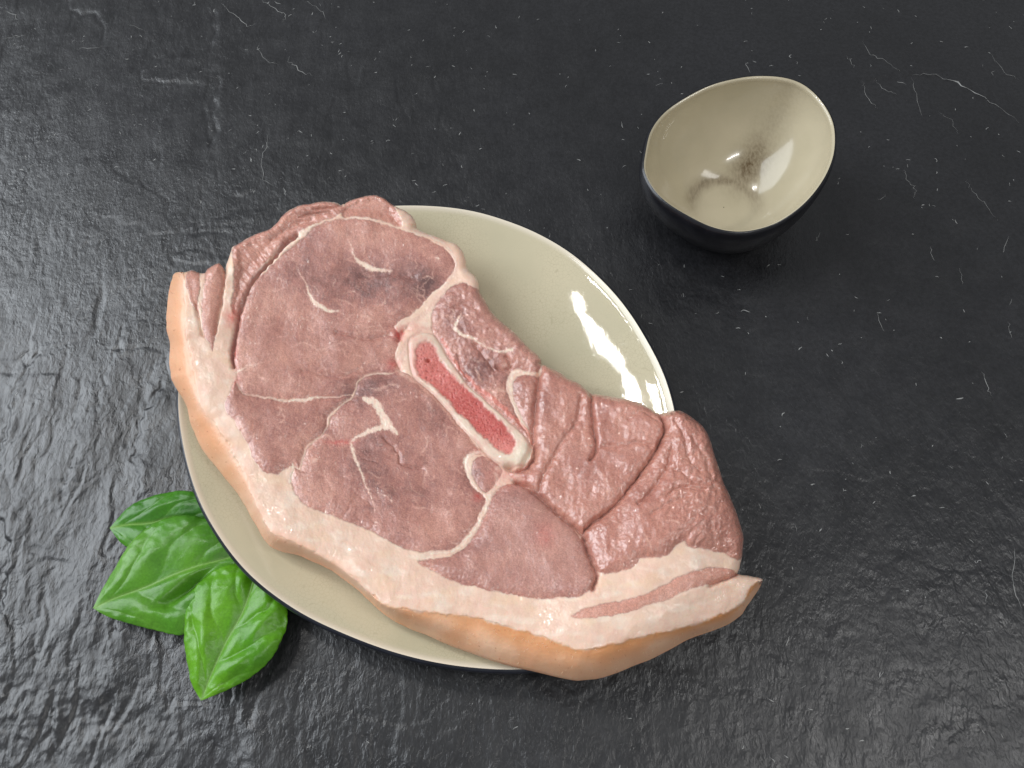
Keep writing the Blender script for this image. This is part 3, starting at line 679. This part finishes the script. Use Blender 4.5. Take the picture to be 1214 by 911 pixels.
rel += sstep(0, 6, MS['L']) * sstep(760, 800, U0 + (560 - V0) * .2) * 0.40 * (ridg - .5)
rel += sstep(0, 4, MS['J']) * (0.5 * fbm(U0 / 7, V0 / 7, 3, 95)) + sstep(0, 4, MS['C']) * 0.5 * fbm((U0 + V0) / 26, (U0 - V0) / 90 * 10, 3, 97)
rel += (1 - mus) * (1 - rind) * (0.16 * fbm(U0 / 10, V0 / 10, 3, 101) + .05 * fbm(U0 / 2.5, V0 / 2.5, 2, 102))
rel += rind * (0.5 * fbm(U0 / 34, V0 / 34, 2, 104) + 0.10 * fbm(U0 / 4, V0 / 4, 3, 106))
rel += (fl > .4) * 0.10 * fbm(U0 / 2.4, V0 / 2.4, 2, 108)
pores = np.clip(fbm(U0 / 2.6, V0 / 2.6, 3, 110, .7), -1, 1)
rel -= marrow * np.clip(pores - .12, 0, 1) * 1.0
rel -= marrow * 3.0 * np.exp(-(((U0 - 507.5) / 2.2) ** 2 + ((V0 - 428) / 1.6) ** 2))
z = zbase + rel * 0.001 * np.where(isb, 0.6, 1.0)
# ---- pigment
def mixc(a, b, t): return a + (b - a) * t[:, None]
c_light = lin((210, 156, 138)); c_mid = lin((174, 120, 108)); c_dark = lin((108, 73, 70)); c_fat = lin((234, 202, 180)); c_fatp = lin((228, 182, 164)); c_wh = lin((240, 221, 203))
c_rind = lin((226, 168, 126)); c_rindl = lin((238, 194, 160)); c_bone = lin((226, 202, 182)); c_mar = lin((198, 110, 100)); c_red = lin((200, 62, 58))
tone = 0.25 + 0.13 * fbm((U0 + .5 * V0) / 30, (V0 - .5 * U0) / 8, 3, 127) + 0.32 * fbm(U0 / 38, V0 / 38, 3, 120)
for bu, bv, ru, rv, am in dark_blobs: tone = tone + am * 0.58 * np.exp(-(((U0 - bu) / ru) ** 2 + ((V0 - bv) / rv) ** 2))
tone = tone + 0.26 * fbm(U0 / 6, V0 / 6, 4, 130, .7) + 0.16 * fbm(U0 / 1.8, V0 / 1.8, 2, 133)
tone = np.clip(tone, 0, 1)
muc = np.where((tone < .5)[:, None], mixc(c_light, c_mid, np.clip(tone * 2, 0, 1)), mixc(c_mid, c_dark, np.clip(tone * 2 - 1, 0, 1)))
wr = np.clip(wet, 0, 1) * .45 + sstep(0, 3, MS['L']) * 0.1
muc = mixc(muc, lin((186, 122, 103)), wr)
muc = mixc(muc, lin((182, 134, 122)), sstep(0, 6, MS['I']) * .45)
muc = mixc(muc, lin((220, 160, 138)), np.clip(sstep(0, 3, MS['C']) * .35 + sstep(0, 3, MS['D']) * .35 + sstep(0, 2, MS['A']) * .3 + sstep(0, 2, MS['B']) * .3 + sstep(0, 2, MS['N']) * .55, 0, 1))
# marbling: fine pale fibres
mar = np.clip(1 - np.abs(fbm((U0 + V0 * .4) / 17, (V0 - U0 * .4) / 9, 4, 140, .6)) * 14, 0, 1) * sstep(0.0, .35, fbm(U0 / 26, V0 / 26, 2, 144))
mar2 = sstep(0.32, 0.5, fbm(U0 / 3.4, V0 / 2.4, 3, 146, .6))
muc = mixc(muc, c_fatp, np.clip(mar * .35 + mar2 * .30, 0, .7))
fatc = mixc(c_fat, c_fatp, sstep(-.25, .5, fbm(U0 / 34, V0 / 24, 3, 150)) * .35)
fatc = mixc(fatc, c_wh, sstep(0, .5, fbm(U0 / 30, V0 / 14, 2, 152)) * .6)
topl = sstep(360, 300, V0) * sstep(480, 520, U0)
fatc = mixc(fatc, lin((240, 196, 170)), topl * .5)
yel = sstep(.1, .5, fbm(U0 / 40, V0 / 20, 2, 155)); fatc = mixc(fatc, lin((240, 205, 160)), yel * .2)
# layered grain of the fat along the rind
lay = fbm(dIn / 5.0, (U0 + V0) / 60, 3, 157); fatc = mixc(fatc, lin((222, 182, 158)), np.clip(lay * 1.5, 0, 1) * .45 * sstep(660, 560, U0) * sstep(60, 30, dIn))
rc = mixc(c_rind, c_rindl, sstep(-.5, .6, fbm(U0 / 40, V0 / 40, 2, 160)))
rc = mixc(rc, lin((208, 142, 86)), sstep(440, 600, U0) * sstep(.6, .05, q) * .8)
rc = mixc(rc, lin((236, 178, 146)), sstep(250, 330, U0) * sstep(470, 400, U0) * .8); rc = mixc(rc, lin((232, 170, 128)), sstep(290, 240, U0) * .7)
rc = mixc(rc, lin((226, 178, 144)), sstep(.4, .9, q) * sstep(480, 700, U0) * .6)
rc = mixc(rc, lin((176, 96, 60)), sstep(0.42, .6, fbm(U0 / 5, V0 / 5, 3, 163)) * .5)
bpk = np.exp(-(((U0 - 486) / 11) ** 2 + ((V0 - 428) / 26) ** 2)); bwh = np.exp(-(((U0 - 618) / 18) ** 2 + ((V0 - 540) / 16) ** 2))
bc = mixc(c_bone, lin((222, 176, 160)), sstep(-.1, .4, fbm(U0 / 14, V0 / 14, 3, 170)) * .6); bc = mixc(bc, lin((226, 150, 138)), bpk * .7); bc = mixc(bc, lin((232, 218, 196)), bwh * .8)
mc = mixc(c_mar, lin((216, 120, 112)), sstep(-.2, .3, fbm(U0 / 6, V0 / 6, 3, 172)) * .8)
mc = mixc(mc, lin((180, 66, 60)), sstep(445, 480, V0) * sstep(535, 505, V0) * .6)
mc = mixc(mc, lin((206, 136, 124)), sstep(445, 400, V0) * .6); mc = mixc(mc, lin((220, 140, 128)), sstep(510, 540, V0) * .5)
mc = mixc(mc, lin((130, 38, 40)), sstep(.12, .5, pores) * .55)
mc = mixc(mc, lin((232, 160, 146)), sstep(.2, .5, -pores) * .6)
colr = mixc(fatc, muc, mus)
colr = mixc(colr, mixc(c_fatp, lin((240, 220, 200)), sstep(.45, 1, fl) * (.75 + .4 * gnoise(U0 / 5, V0 / 5, 181))), np.clip(fl * 1.15, 0, 1))
colr = mixc(colr, rc, rindc * (1 - mus))
redm = np.zeros(N)
for bu, bv, ru, rv, am in red_blobs: redm = np.maximum(redm, am * np.exp(-(((WU - bu) / ru) ** 2 + ((WV - bv) / rv) ** 2)))
redm = redm * (0.75 + .6 * fbm(U0 / 5, V0 / 5, 3, 180))
colr = mixc(colr, c_red, np.clip(redm * 1.2, 0, 1) * .8)
memb = line_mask(WU, WV, creases[0][0], [4.5] * 11, 1.5)[0]; colr = mixc(colr, lin((146, 78, 76)), memb * .75)
peri = line_mask(WU, WV, [(524, 404), (535, 423), (547, 440), (560, 454), (578, 469), (600, 488), (621, 507), (631, 524)], [3, 3.5, 3, 4, 5, 5, 4, 2], 1.2)[0]
peri2 = line_mask(WU, WV, [(484, 447), (500, 459), (516, 474), (534, 495), (550, 514), (564, 528), (580, 545)], [3, 3, 2.5, 2.5, 3, 3, 4], 1.0)[0]
colr = mixc(colr, lin((214, 128, 112)), peri * .8); colr = mixc(colr, lin((222, 170, 150)), peri2 * .6)
colr = mixc(colr, bc, bone); colr = mixc(colr, lin((206, 140, 126)), ring * .35 * (1 - marrow)); colr = mixc(colr, mc, marrow)
colr = np.clip(colr, 0.01, 0.92)
lean = np.clip(mus * (1 - fl) * (1 - bone) + .35 * (1 - mus) * 0, 0, 1)
gloss = np.clip(0.16 + .5 * wet + .45 * mus - .3 * marrow + .1 * bone - .16 * rind, 0, 1)
# ---- faces -> parts
fu = pid[FQ[:, 0]].copy()
fatf = (mus[FQ[:, 0]] < 0.5); fu[fatf] = 0
fu[(fl[FQ[:, 0]] > .55) & (rind[FQ[:, 0]] < .5)] = 100           # seams of fat
fu[fatf & (fl[FQ[:, 0]] <= .55)] = 0
fu[rind[FQ[:, 0]] > .5] = 101
fu[bone[FQ[:, 0]] > .5] = 102; fu[marrow[FQ[:, 0]] > .5] = 103
# every separate seam of fat is a part of its own; crumbs stay with the meat around them
sf = np.where(fu == 100)[0]; lab = np.full(N, 10 ** 9)
lab[FQ[sf].ravel()] = FQ[sf].ravel()
for _ in range(600):
    mn = lab[FQ[sf]].min(1); old = lab.copy()
    for k in range(4): np.minimum.at(lab, FQ[sf, k], mn)
    if (old == lab).all(): break
fl_lab = lab[FQ[sf, 0]]; ul, cn = np.unique(fl_lab, return_counts=True); base_id = np.where(mus[FQ[sf, 0]] > .5, pid[FQ[sf, 0]], 0)
seam_ids = {}
for u_, c_ in zip(ul, cn):
    mk_ = fl_lab == u_
    if c_ < 45: fu[sf[mk_]] = base_id[mk_]
    else: seam_ids[200 + len(seam_ids)] = 1; fu[sf[mk_]] = 199 + len(seam_ids)
# ---- sides: from each boundary edge down to the underside
e = np.concatenate([FQ[:, [0, 1]], FQ[:, [1, 2]], FQ[:, [2, 3]], FQ[:, [3, 0]]]); ef = np.tile(np.arange(len(FQ)), 4)
key = np.minimum(e[:, 0], e[:, 1]).astype(np.int64) * N + np.maximum(e[:, 0], e[:, 1])
uq, inv, ct = np.unique(key, return_inverse=True, return_counts=True)
be = ct[inv] == 1; E = e[be]; EF = ef[be]
bv = np.unique(E); bi = np.full(N, -1); bi[bv] = np.arange(len(bv)); nb = len(bv)
bx_, by_, bz_ = x[bv], y[bv], z[bv]; bu_ = zund[bv] + .0002
mx, my = unproj(520, 520, .03)
# inward normals from the outline in the plane
do = np.stack([mx - bx_, my - by_], 1); do /= np.hypot(do[:, 0], do[:, 1])[:, None]
isr = rind[bv] > .5
levels = [(0.10, 0.0000, ), (0.3, -0.0006), (0.55, 0.0000), (0.78, 0.0012), (0.93, 0.0035), (1.0, 0.0065), (1.0, 0.03), (1.0, 0.06)]
allV = [np.stack([x, y, z], 1)]; allC = [colr]; allG = [gloss]; allL = [lean]
side_c = np.where(isr[:, None], colr[bv] * 0.6 + 0.4 * lin((236, 178, 140)), colr[bv] * .6 + .4 * lin((190, 124, 112)))
for t, ins in levels:
    ins_ = ins if ins > 0 else ins * 1.0
    X_ = bx_ + do[:, 0] * ins_; Y_ = by_ + do[:, 1] * ins_
    zz = bz_ + (bu_ - bz_) * t + (0.0003 * gnoise(X_ * 300, Y_ * 300 + t * 9, 5) if t < .9 else 0)
    if ins >= .03:
        rr_ = plate_r(X_, Y_); zz = PZC + 0.0014 + (PZR - PZC) * usag(rr_)
    allV.append(np.stack([X_, Y_, zz], 1)); allC.append(side_c * (1 + .1 * gnoise(X_ * 400, Y_ * 400 + t * 5, 3))[:, None]); allG.append(gloss[bv]); allL.append(np.where(isr, 0, .8))
FS = [FQ]; FP = [fu]
prev = E
for li in range(len(levels)):
    cur = N + li * nb + bi[E]
    FS.append(np.stack([prev[:, 1], prev[:, 0], cur[:, 0], cur[:, 1]], 1)); 
    pf = fu[EF].copy()
    if li >= 5: pf[:] = 104
    FP.append(pf); prev = cur
AV = np.concatenate(allV); AC = np.clip(np.concatenate(allC), 0.01, .92); AG = np.concatenate(allG); AL = np.concatenate(allL); AF = np.concatenate(FS); AP = np.concatenate(FP)
# vertex normals of the whole
p0, p1, p2, p3 = (AV[AF[:, k]] for k in range(4))
fn = np.cross(p2 - p0, p3 - p1)
VN = np.zeros(AV.shape)
for k in range(4):
    for c in range(3): VN[:, c] += np.bincount(AF[:, k], fn[:, c], len(AV))
VN /= np.linalg.norm(VN, axis=1)[:, None] + 1e-15
if VN[:N, 2].mean() < 0: AF = AF[:, ::-1]; VN = -VN

m = NT('raw_pork'); co = m.coords()
at = m.add('ShaderNodeAttribute', _attribute_name='pigment'); ag = m.add('ShaderNodeAttribute', _attribute_name='wetness')
al = m.add('ShaderNodeAttribute', _attribute_name='lean')
def mm_(a, b, op='MULTIPLY', c=None):
    n = m.n.new('ShaderNodeMath'); n.operation = op
    for i_, v_ in ((0, a), (1, b), (2, c)):
        if v_ is None: continue
        if hasattr(v_, 'links'): m.link(v_, n.inputs[i_])
        else: n.inputs[i_].default_value = v_
    return n.outputs[0]
L_ = al.outputs['Fac']; W_ = ag.outputs['Fac']
f1 = m.ramp(m.noise(co, 1500, 4, .65), [(0.32, (0.80, 0.76, 0.77)), (0.68, (1.18, 1.22, 1.22))])
f2 = m.ramp(m.noise(m.coords((1, .3, 1), (0, 0, .6)), 620, 4, .6), [(0.3, (0.93, 0.91, 0.91)), (0.7, (1.07, 1.08, 1.08))])
c = m.mix(mm_(L_, .8, 'MULTIPLY_ADD', .2), at.outputs['Color'], f1, 'MULTIPLY'); c = m.mix(mm_(L_, .7, 'MULTIPLY_ADD', .3), c, f2, 'MULTIPLY')
m.link(c, m.b.inputs['Base Color'])
m.b.inputs['Roughness'].default_value = .45
m.b.inputs['Coat Roughness'].default_value = 0.04; m.b.inputs['Coat IOR'].default_value = 1.6
m.link(mm_(W_, .85, 'MULTIPLY_ADD', .12), m.b.inputs['Coat Weight'])
m.b.inputs['Subsurface Weight'].default_value = 0.45; m.b.inputs['Subsurface Radius'].default_value = (1.0, 0.42, 0.28); m.b.inputs['Subsurface Scale'].default_value = 0.0009
def bmp(h, dist, st, prev=None):
    b = m.n.new('ShaderNodeBump'); b.inputs['Distance'].default_value = dist; m.link(h, b.inputs['Height'])
    if hasattr(st, 'links'): m.link(st, b.inputs['Strength'])
    else: b.inputs['Strength'].default_value = st
    if prev is not None: m.link(prev, b.inputs['Normal'])
    return b.outputs[0]
h1 = m.noise(co, 1300, 3, .6); h2 = m.noise(m.coords((1, .4, 1), (0, 0, .6)), 520, 4, .6, .4); h3 = m.noise(co, 260, 2, .5)
n1_ = bmp(h1, .00025, mm_(L_, .3, 'MULTIPLY_ADD', .12)); n2_ = bmp(h2, .0004, mm_(L_, .12, 'MULTIPLY_ADD', .12), n1_)
m.link(n2_, m.b.inputs['Normal'])
k1 = bmp(m.noise(co, 480, 2, .55), .0026, mm_(L_, .24, 'MULTIPLY_ADD', .06)); k2 = bmp(h3, .0018, mm_(W_, .11), k1)
m.link(k2, m.b.inputs['Coat Normal'])
PORK = m.m
pork = thing('raw_pork_slice', 'thick raw pork slice with rind, white fat and cut bone, lying on the plate', 'meat', (float(mx), float(my), 0.009))
pn = {0: ('fat_layer', None), 100: ('fat_seam', None), 101: ('rind', None), 102: ('bone', None), 103: ('marrow', None), 104: ('underside', None)}
ml = {'A': 'narrow muscle strip next to the rind at the top left', 'B': 'wider muscle strip between two white fat lines at the top left', 'C': 'loose flap of muscle along the upper left edge', 'D': 'small rounded muscle at the top',
      'E': 'large oval muscle with two curved white fat streaks', 'F': 'purplish muscle at the left below the long thin fat streak', 'G': 'dark central muscle with a zigzag white fat streak', 'H': 'tiny muscle piece below the bone end',
      'I': 'smooth greyish muscle bulging at the bottom', 'J': 'muscle between the bone and the upper right edge', 'K': 'folded wet muscle right of the bone', 'L': 'coarse wrinkled lobe at the right end', 'N': 'thin pink muscle strip within the fat at the lower right'}
BONE = None
for pidv in np.unique(AP):
    ff = AF[AP == pidv]
    vs, iv = np.unique(ff, return_inverse=True); ff = iv.reshape(-1, 4)
    nm = 'fat_seam' if pidv >= 200 else (pn[pidv][0] if pidv in pn else 'muscle')
    par = pork
    o = mesh_np(nm, AV[vs], ff, par, PORK, {'pigment': ('FLOAT_COLOR', AC[vs]), 'wetness': ('FLOAT', AG[vs]), 'lean': ('FLOAT', AL[vs])}, normals=VN[vs])
    if nm == 'muscle': o['label'] = ml[names[pidv - 1]]
    if nm == 'bone': BONE = o
    if nm == 'marrow': MAR = o
from mathutils import Matrix
MAR.parent = BONE; MAR.matrix_parent_inverse = Matrix.Identity(4)

# short pale bristles on the rind
def bristles():
    V = []; F = []
    rv = np.where((rind > .9) & (SD > 1.5))[0]
    pick = RNG.choice(rv, 150, replace=False)
    for i in pick:
        p = AV[i]; n = VN[i]
        t = np.cross(n, [random.uniform(-1, 1), random.uniform(-1, 1), .2]); t /= np.linalg.norm(t)
        L = random.uniform(.0006, .0016); wv = np.cross(n, t) * 0.00009
        d = t * .8 + n * .5
        b = len(V)
        for s in (0, .5, 1):
            c = p + d * L * s + n * .00005
            ww = wv * (1 - .8 * s)
            V += [c - ww, c + ww, c + n * 0.00012 * (1 - .8 * s)]
        for s in range(2):
            for k in range(3):
                a0 = b + 3 * s + k; a1 = b + 3 * s + (k + 1) % 3; F.append((a0, a1, a1 + 3, a0 + 3))
    mm = NT('bristle'); mm.b.inputs['Base Color'].default_value = (*lin((250, 225, 190)), 1); mm.b.inputs['Roughness'].default_value = .4
    o = mesh_np('bristles', np.array(V), np.array(F), pork, mm.m); o['kind'] = 'stuff'
bristles()

# ================================================================== BASIL LEAVES
def leaf_mat(name, dark, mid, light):
    m = NT(name); co = m.coords()
    a = m.add('ShaderNodeAttribute', _attribute_name='vein'); k = m.add('ShaderNodeAttribute', _attribute_name='age')
    n = m.noise(co, 70, 4, .6)
    b = m.ramp(n, [(0.3, dark), (0.7, mid)])
    b = m.mix(k.outputs['Fac'], b, light)
    b = m.mix(a.outputs['Fac'], b, tuple(lin((128, 172, 82))))
    f = m.ramp(m.noise(co, 900, 3, .6), [(0.3, (0.85,) * 3), (0.7, (1.12,) * 3)]); b = m.mix(1.0, b, f, 'MULTIPLY')
    m.link(b, m.b.inputs['Base Color']); m.link(m.ramp(m.noise(co, 120, 3), [(0.3, 0.26), (0.7, 0.4)]), m.b.inputs['Roughness'])
    m.b.inputs['Specular IOR Level'].default_value = 0.5
    bn = m.bump(m.noise(co, 500, 3, .6), .0004, .35); m.link(bn, m.b.inputs['Normal'])
    tr = m.n.new('ShaderNodeBsdfTranslucent'); m.link(m.mix(.5, b, tuple(lin((120, 180, 30)))), tr.inputs[0])
    mx_ = m.n.new('ShaderNodeMixShader'); mx_.inputs[0].default_value = .2
    m.link(m.b.outputs[0], mx_.inputs[1]); m.link(tr.outputs[0], mx_.inputs[2])
    m.link(mx_.outputs[0], m.n['Material Output'].inputs['Surface'])
    return m.m
def basil(mid, left, right, z0, label, mat, amp=1.0, rise=0.0, age0=.2, tipz=None, fold=None):
    NS, NTt = 120, 45
    M = spline(mid, 12, False); L = spline(left, 12, False); R = spline(right, 12, False)
    def res(P, n):
        d = np.concatenate([[0], np.cumsum(np.hypot(*np.diff(P, axis=0).T))]); t = np.linspace(0, d[-1], n)
        return np.stack([np.interp(t, d, P[:, 0]), np.interp(t, d, P[:, 1])], 1)
    M, L, R = res(M, NS), res(L, NS), res(R, NS)
    s = np.linspace(0, 1, NS)      # 0 tip, 1 base
    ser = 1 + 0.012 * np.abs(np.sin(s * 60))
    V = []; vein = []; age = []
    xm, ym = unproj(M[:, 0], M[:, 1], z0)
    for side, E_ in ((-1, L), (1, R)):
        xe, ye = unproj(E_[:, 0], E_[:, 1], z0)
        V.append((xe, ye))
    tt = np.linspace(-1, 1, 2 * NTt - 1)
    S, Tt = np.meshgrid(s, tt, indexing='ij')
    at_ = np.abs(Tt)
    ex = np.where(Tt < 0, V[0][0][:, None], V[1][0][:, None]); ey = np.where(Tt < 0, V[0][1][:, None], V[1][1][:, None])
    Xl = xm[:, None] + (ex - xm[:, None]) * at_ * ser[:, None]; Yl = ym[:, None] + (ey - ym[:, None]) * at_ * ser[:, None]
    wid = np.hypot(ex - xm[:, None], ey - ym[:, None])
    ph = (S - 0.42 * at_ ** 1.1 * (0.35 + .65 * np.sin(np.pi * np.clip(S, 0, 1)))) * 3.7 + np.where(Tt < 0, 0.0, 0.45)
    ph = ph + .15 * gnoise(S * 5, Tt * 3, 50)
    vd = np.abs(ph - np.round(ph)) * 2          # 0 on a side vein, 1 between
    quilt = np.sin(np.clip(vd, 0, 1) * np.pi / 2) ** 0.8
    env = np.clip(wid / 0.02, 0, 1)
    h = amp * 0.0017 * quilt * (0.75 + .6 * gnoise(S * 4, Tt * 2.5, 55)) * np.sin(np.clip(at_, 0, 1) * np.pi) ** .6 * env
    h += amp * 0.0030 * (1 - (1 - at_) ** 3) * env * (1 - .9 * at_ ** 3)  # groove at the midrib
    h += amp * 0.0020 * fbm(Xl * 75, Yl * 85, 3, 200) * at_
    h += rise * np.sin(np.pi * np.clip(S, 0, 1)) ** 1 * (1 - .6 * at_ ** 2)
    if fold is not None: h += fold(S, Tt)
    zl = z0 + h * np.clip(S * 9, 0, 1)
    ve = np.exp(-(vd * wid / .0020 * 4.5) ** 2) * sstep(1.0, .75, at_) * .4
    ve = np.maximum(ve, np.exp(-(at_ * wid / .0008) ** 2) * .9)
    ag_ = np.clip(age0 + .55 * fbm(Xl * 45, Yl * 45, 2, 210) + .25 * (1 - S), 0, 1)
    idx = np.arange(S.size).reshape(S.shape)
    Fq = np.stack([idx[:-1, :-1], idx[:-1, 1:], idx[1:, 1:], idx[1:, :-1]], -1).reshape(-1, 4)
    Vtop = np.stack([Xl.ravel(), Yl.ravel(), zl.ravel()], 1)
    root = thing('basil_leaf', label, 'leaf', (float(xm[-1]), float(ym[-1]), 0.0), 'basil leaves tucked under the plate')
    # thickness: a second sheet underneath, joined at the margin
    Vb = Vtop - [0, 0, 0.00025]; n = len(Vtop)
    per = np.concatenate([idx[:, 0], idx[-1, 1:], idx[::-1, -1][1:], idx[0, ::-1][1:]])
    Fs = np.stack([per[:-1], per[1:], per[1:] + n, per[:-1] + n], 1)
    nrm = np.cross(Vtop[Fq[0, 1]] - Vtop[Fq[0, 0]], Vtop[Fq[0, 3]] - Vtop[Fq[0, 0]])
    Fall = np.concatenate([Fq, (Fq + n)[:, ::-1], Fs])
    mesh_np('blade', np.concatenate([Vtop, Vb]), Fall, root, mat, {'vein': ('FLOAT', np.tile(ve.ravel(), 2)), 'age': ('FLOAT', np.tile(ag_.ravel(), 2))})
    # midrib: a thin half round cord in the groove
    mi = NTt - 1; path = Vtop[idx[:, mi]]
    tg = np.gradient(path, axis=0); tg /= np.linalg.norm(tg, axis=1)[:, None]; nn = np.stack([-tg[:, 1], tg[:, 0], 0 * tg[:, 0]], 1)
    rad = 0.00010 + 0.00034 * s ** 1.2
    K = 6; RV = []
    for k in range(K):
        a = 2 * np.pi * k / K; RV.append(path + nn * (np.cos(a) * rad)[:, None] + np.array([0, 0, 1]) * (np.sin(a) * rad * .7)[:, None])
    RV = np.stack(RV, 1); i0 = np.arange(NS * K).reshape(NS, K)
    Fr = np.stack([i0[:-1], np.roll(i0[:-1], -1, 1), np.roll(i0[1:], -1, 1), i0[1:]], -1).reshape(-1, 4)
    rm = NT('leaf_rib'); rm.b.inputs['Base Color'].default_value = (*lin((112, 160, 62)), 1); rm.b.inputs['Roughness'].default_value = .4
    mesh_np('midrib', RV.reshape(-1, 3), Fr, root, rm.m)
    return root
def zz(pts): return [(90 + a / 3.374, 570 + b / 3.374) for a, b in pts]
MA = leaf_mat('basil_green', tuple(lin((38, 98, 16))), tuple(lin((62, 132, 26))), tuple(lin((90, 158, 40))))
MB2 = leaf_mat('basil_green_mid', tuple(lin((46, 108, 18))), tuple(lin((74, 144, 30))), tuple(lin((112, 172, 52))))
MB_ = leaf_mat('basil_green_bright', tuple(lin((52, 120, 12))), tuple(lin((80, 152, 20))), tuple(lin((112, 176, 34))))
basil(zz([(135, 190), (210, 178), (300, 172), (400, 150), (520, 160), (600, 190)]),
      zz([(135, 190), (165, 230), (200, 262), (270, 290), (380, 300), (500, 270), (600, 190)]),
      zz([(135, 190), (195, 122), (260, 82), (350, 54), (430, 44), (520, 70), (600, 190)]),
      0.0018, 'dark green basil leaf, uppermost of the three and half hidden', MA, 0.8, .001, .3)
def foldB(S, T):   # the lower half is pressed into a hollow beside the midrib
    t = -np.clip(T, -1, 1); c = .34 - .7 * (S - .55)
    return -0.0062 * np.exp(-((t - c) / .085) ** 2) * np.exp(-((S - .58) / .15) ** 2) + 0.0020 * np.exp(-((t - c - .33) / .2) ** 2) * np.exp(-((S - .6) / .22) ** 2) + .0015 * np.exp(-((t - .08) / .1) ** 2) * np.exp(-((S - .58) / .2) ** 2)
basil(zz([(68, 510), (160, 472), (300, 425), (400, 382), (500, 345), (600, 315), (680, 290)]),
      zz([(68, 510), (130, 545), (220, 573), (320, 598), (435, 617), (540, 560), (640, 430), (680, 290)]),
      zz([(68, 510), (110, 430), (170, 330), (215, 262), (270, 205), (340, 165), (410, 143), (500, 150), (600, 200), (680, 290)]),
      0.0072, 'broad mid green basil leaf with a dark hollow, pointing left between the other two', MB2, .9, .002, .35, fold=foldB)
basil(zz([(500, 880), (560, 740), (620, 620), (670, 530), (700, 440), (720, 360)]),
      zz([(500, 880), (590, 845), (700, 785), (780, 715), (830, 625), (847, 550), (835, 470), (790, 400), (720, 360)]),
      zz([(500, 880), (468, 820), (445, 730), (437, 640), (440, 560), (452, 490), (485, 425), (560, 360), (640, 335), (720, 360)]),
      0.0116, 'bright yellow green glossy basil leaf pointing down, lowest of the three', MB_, 1.15, .0015, .5)
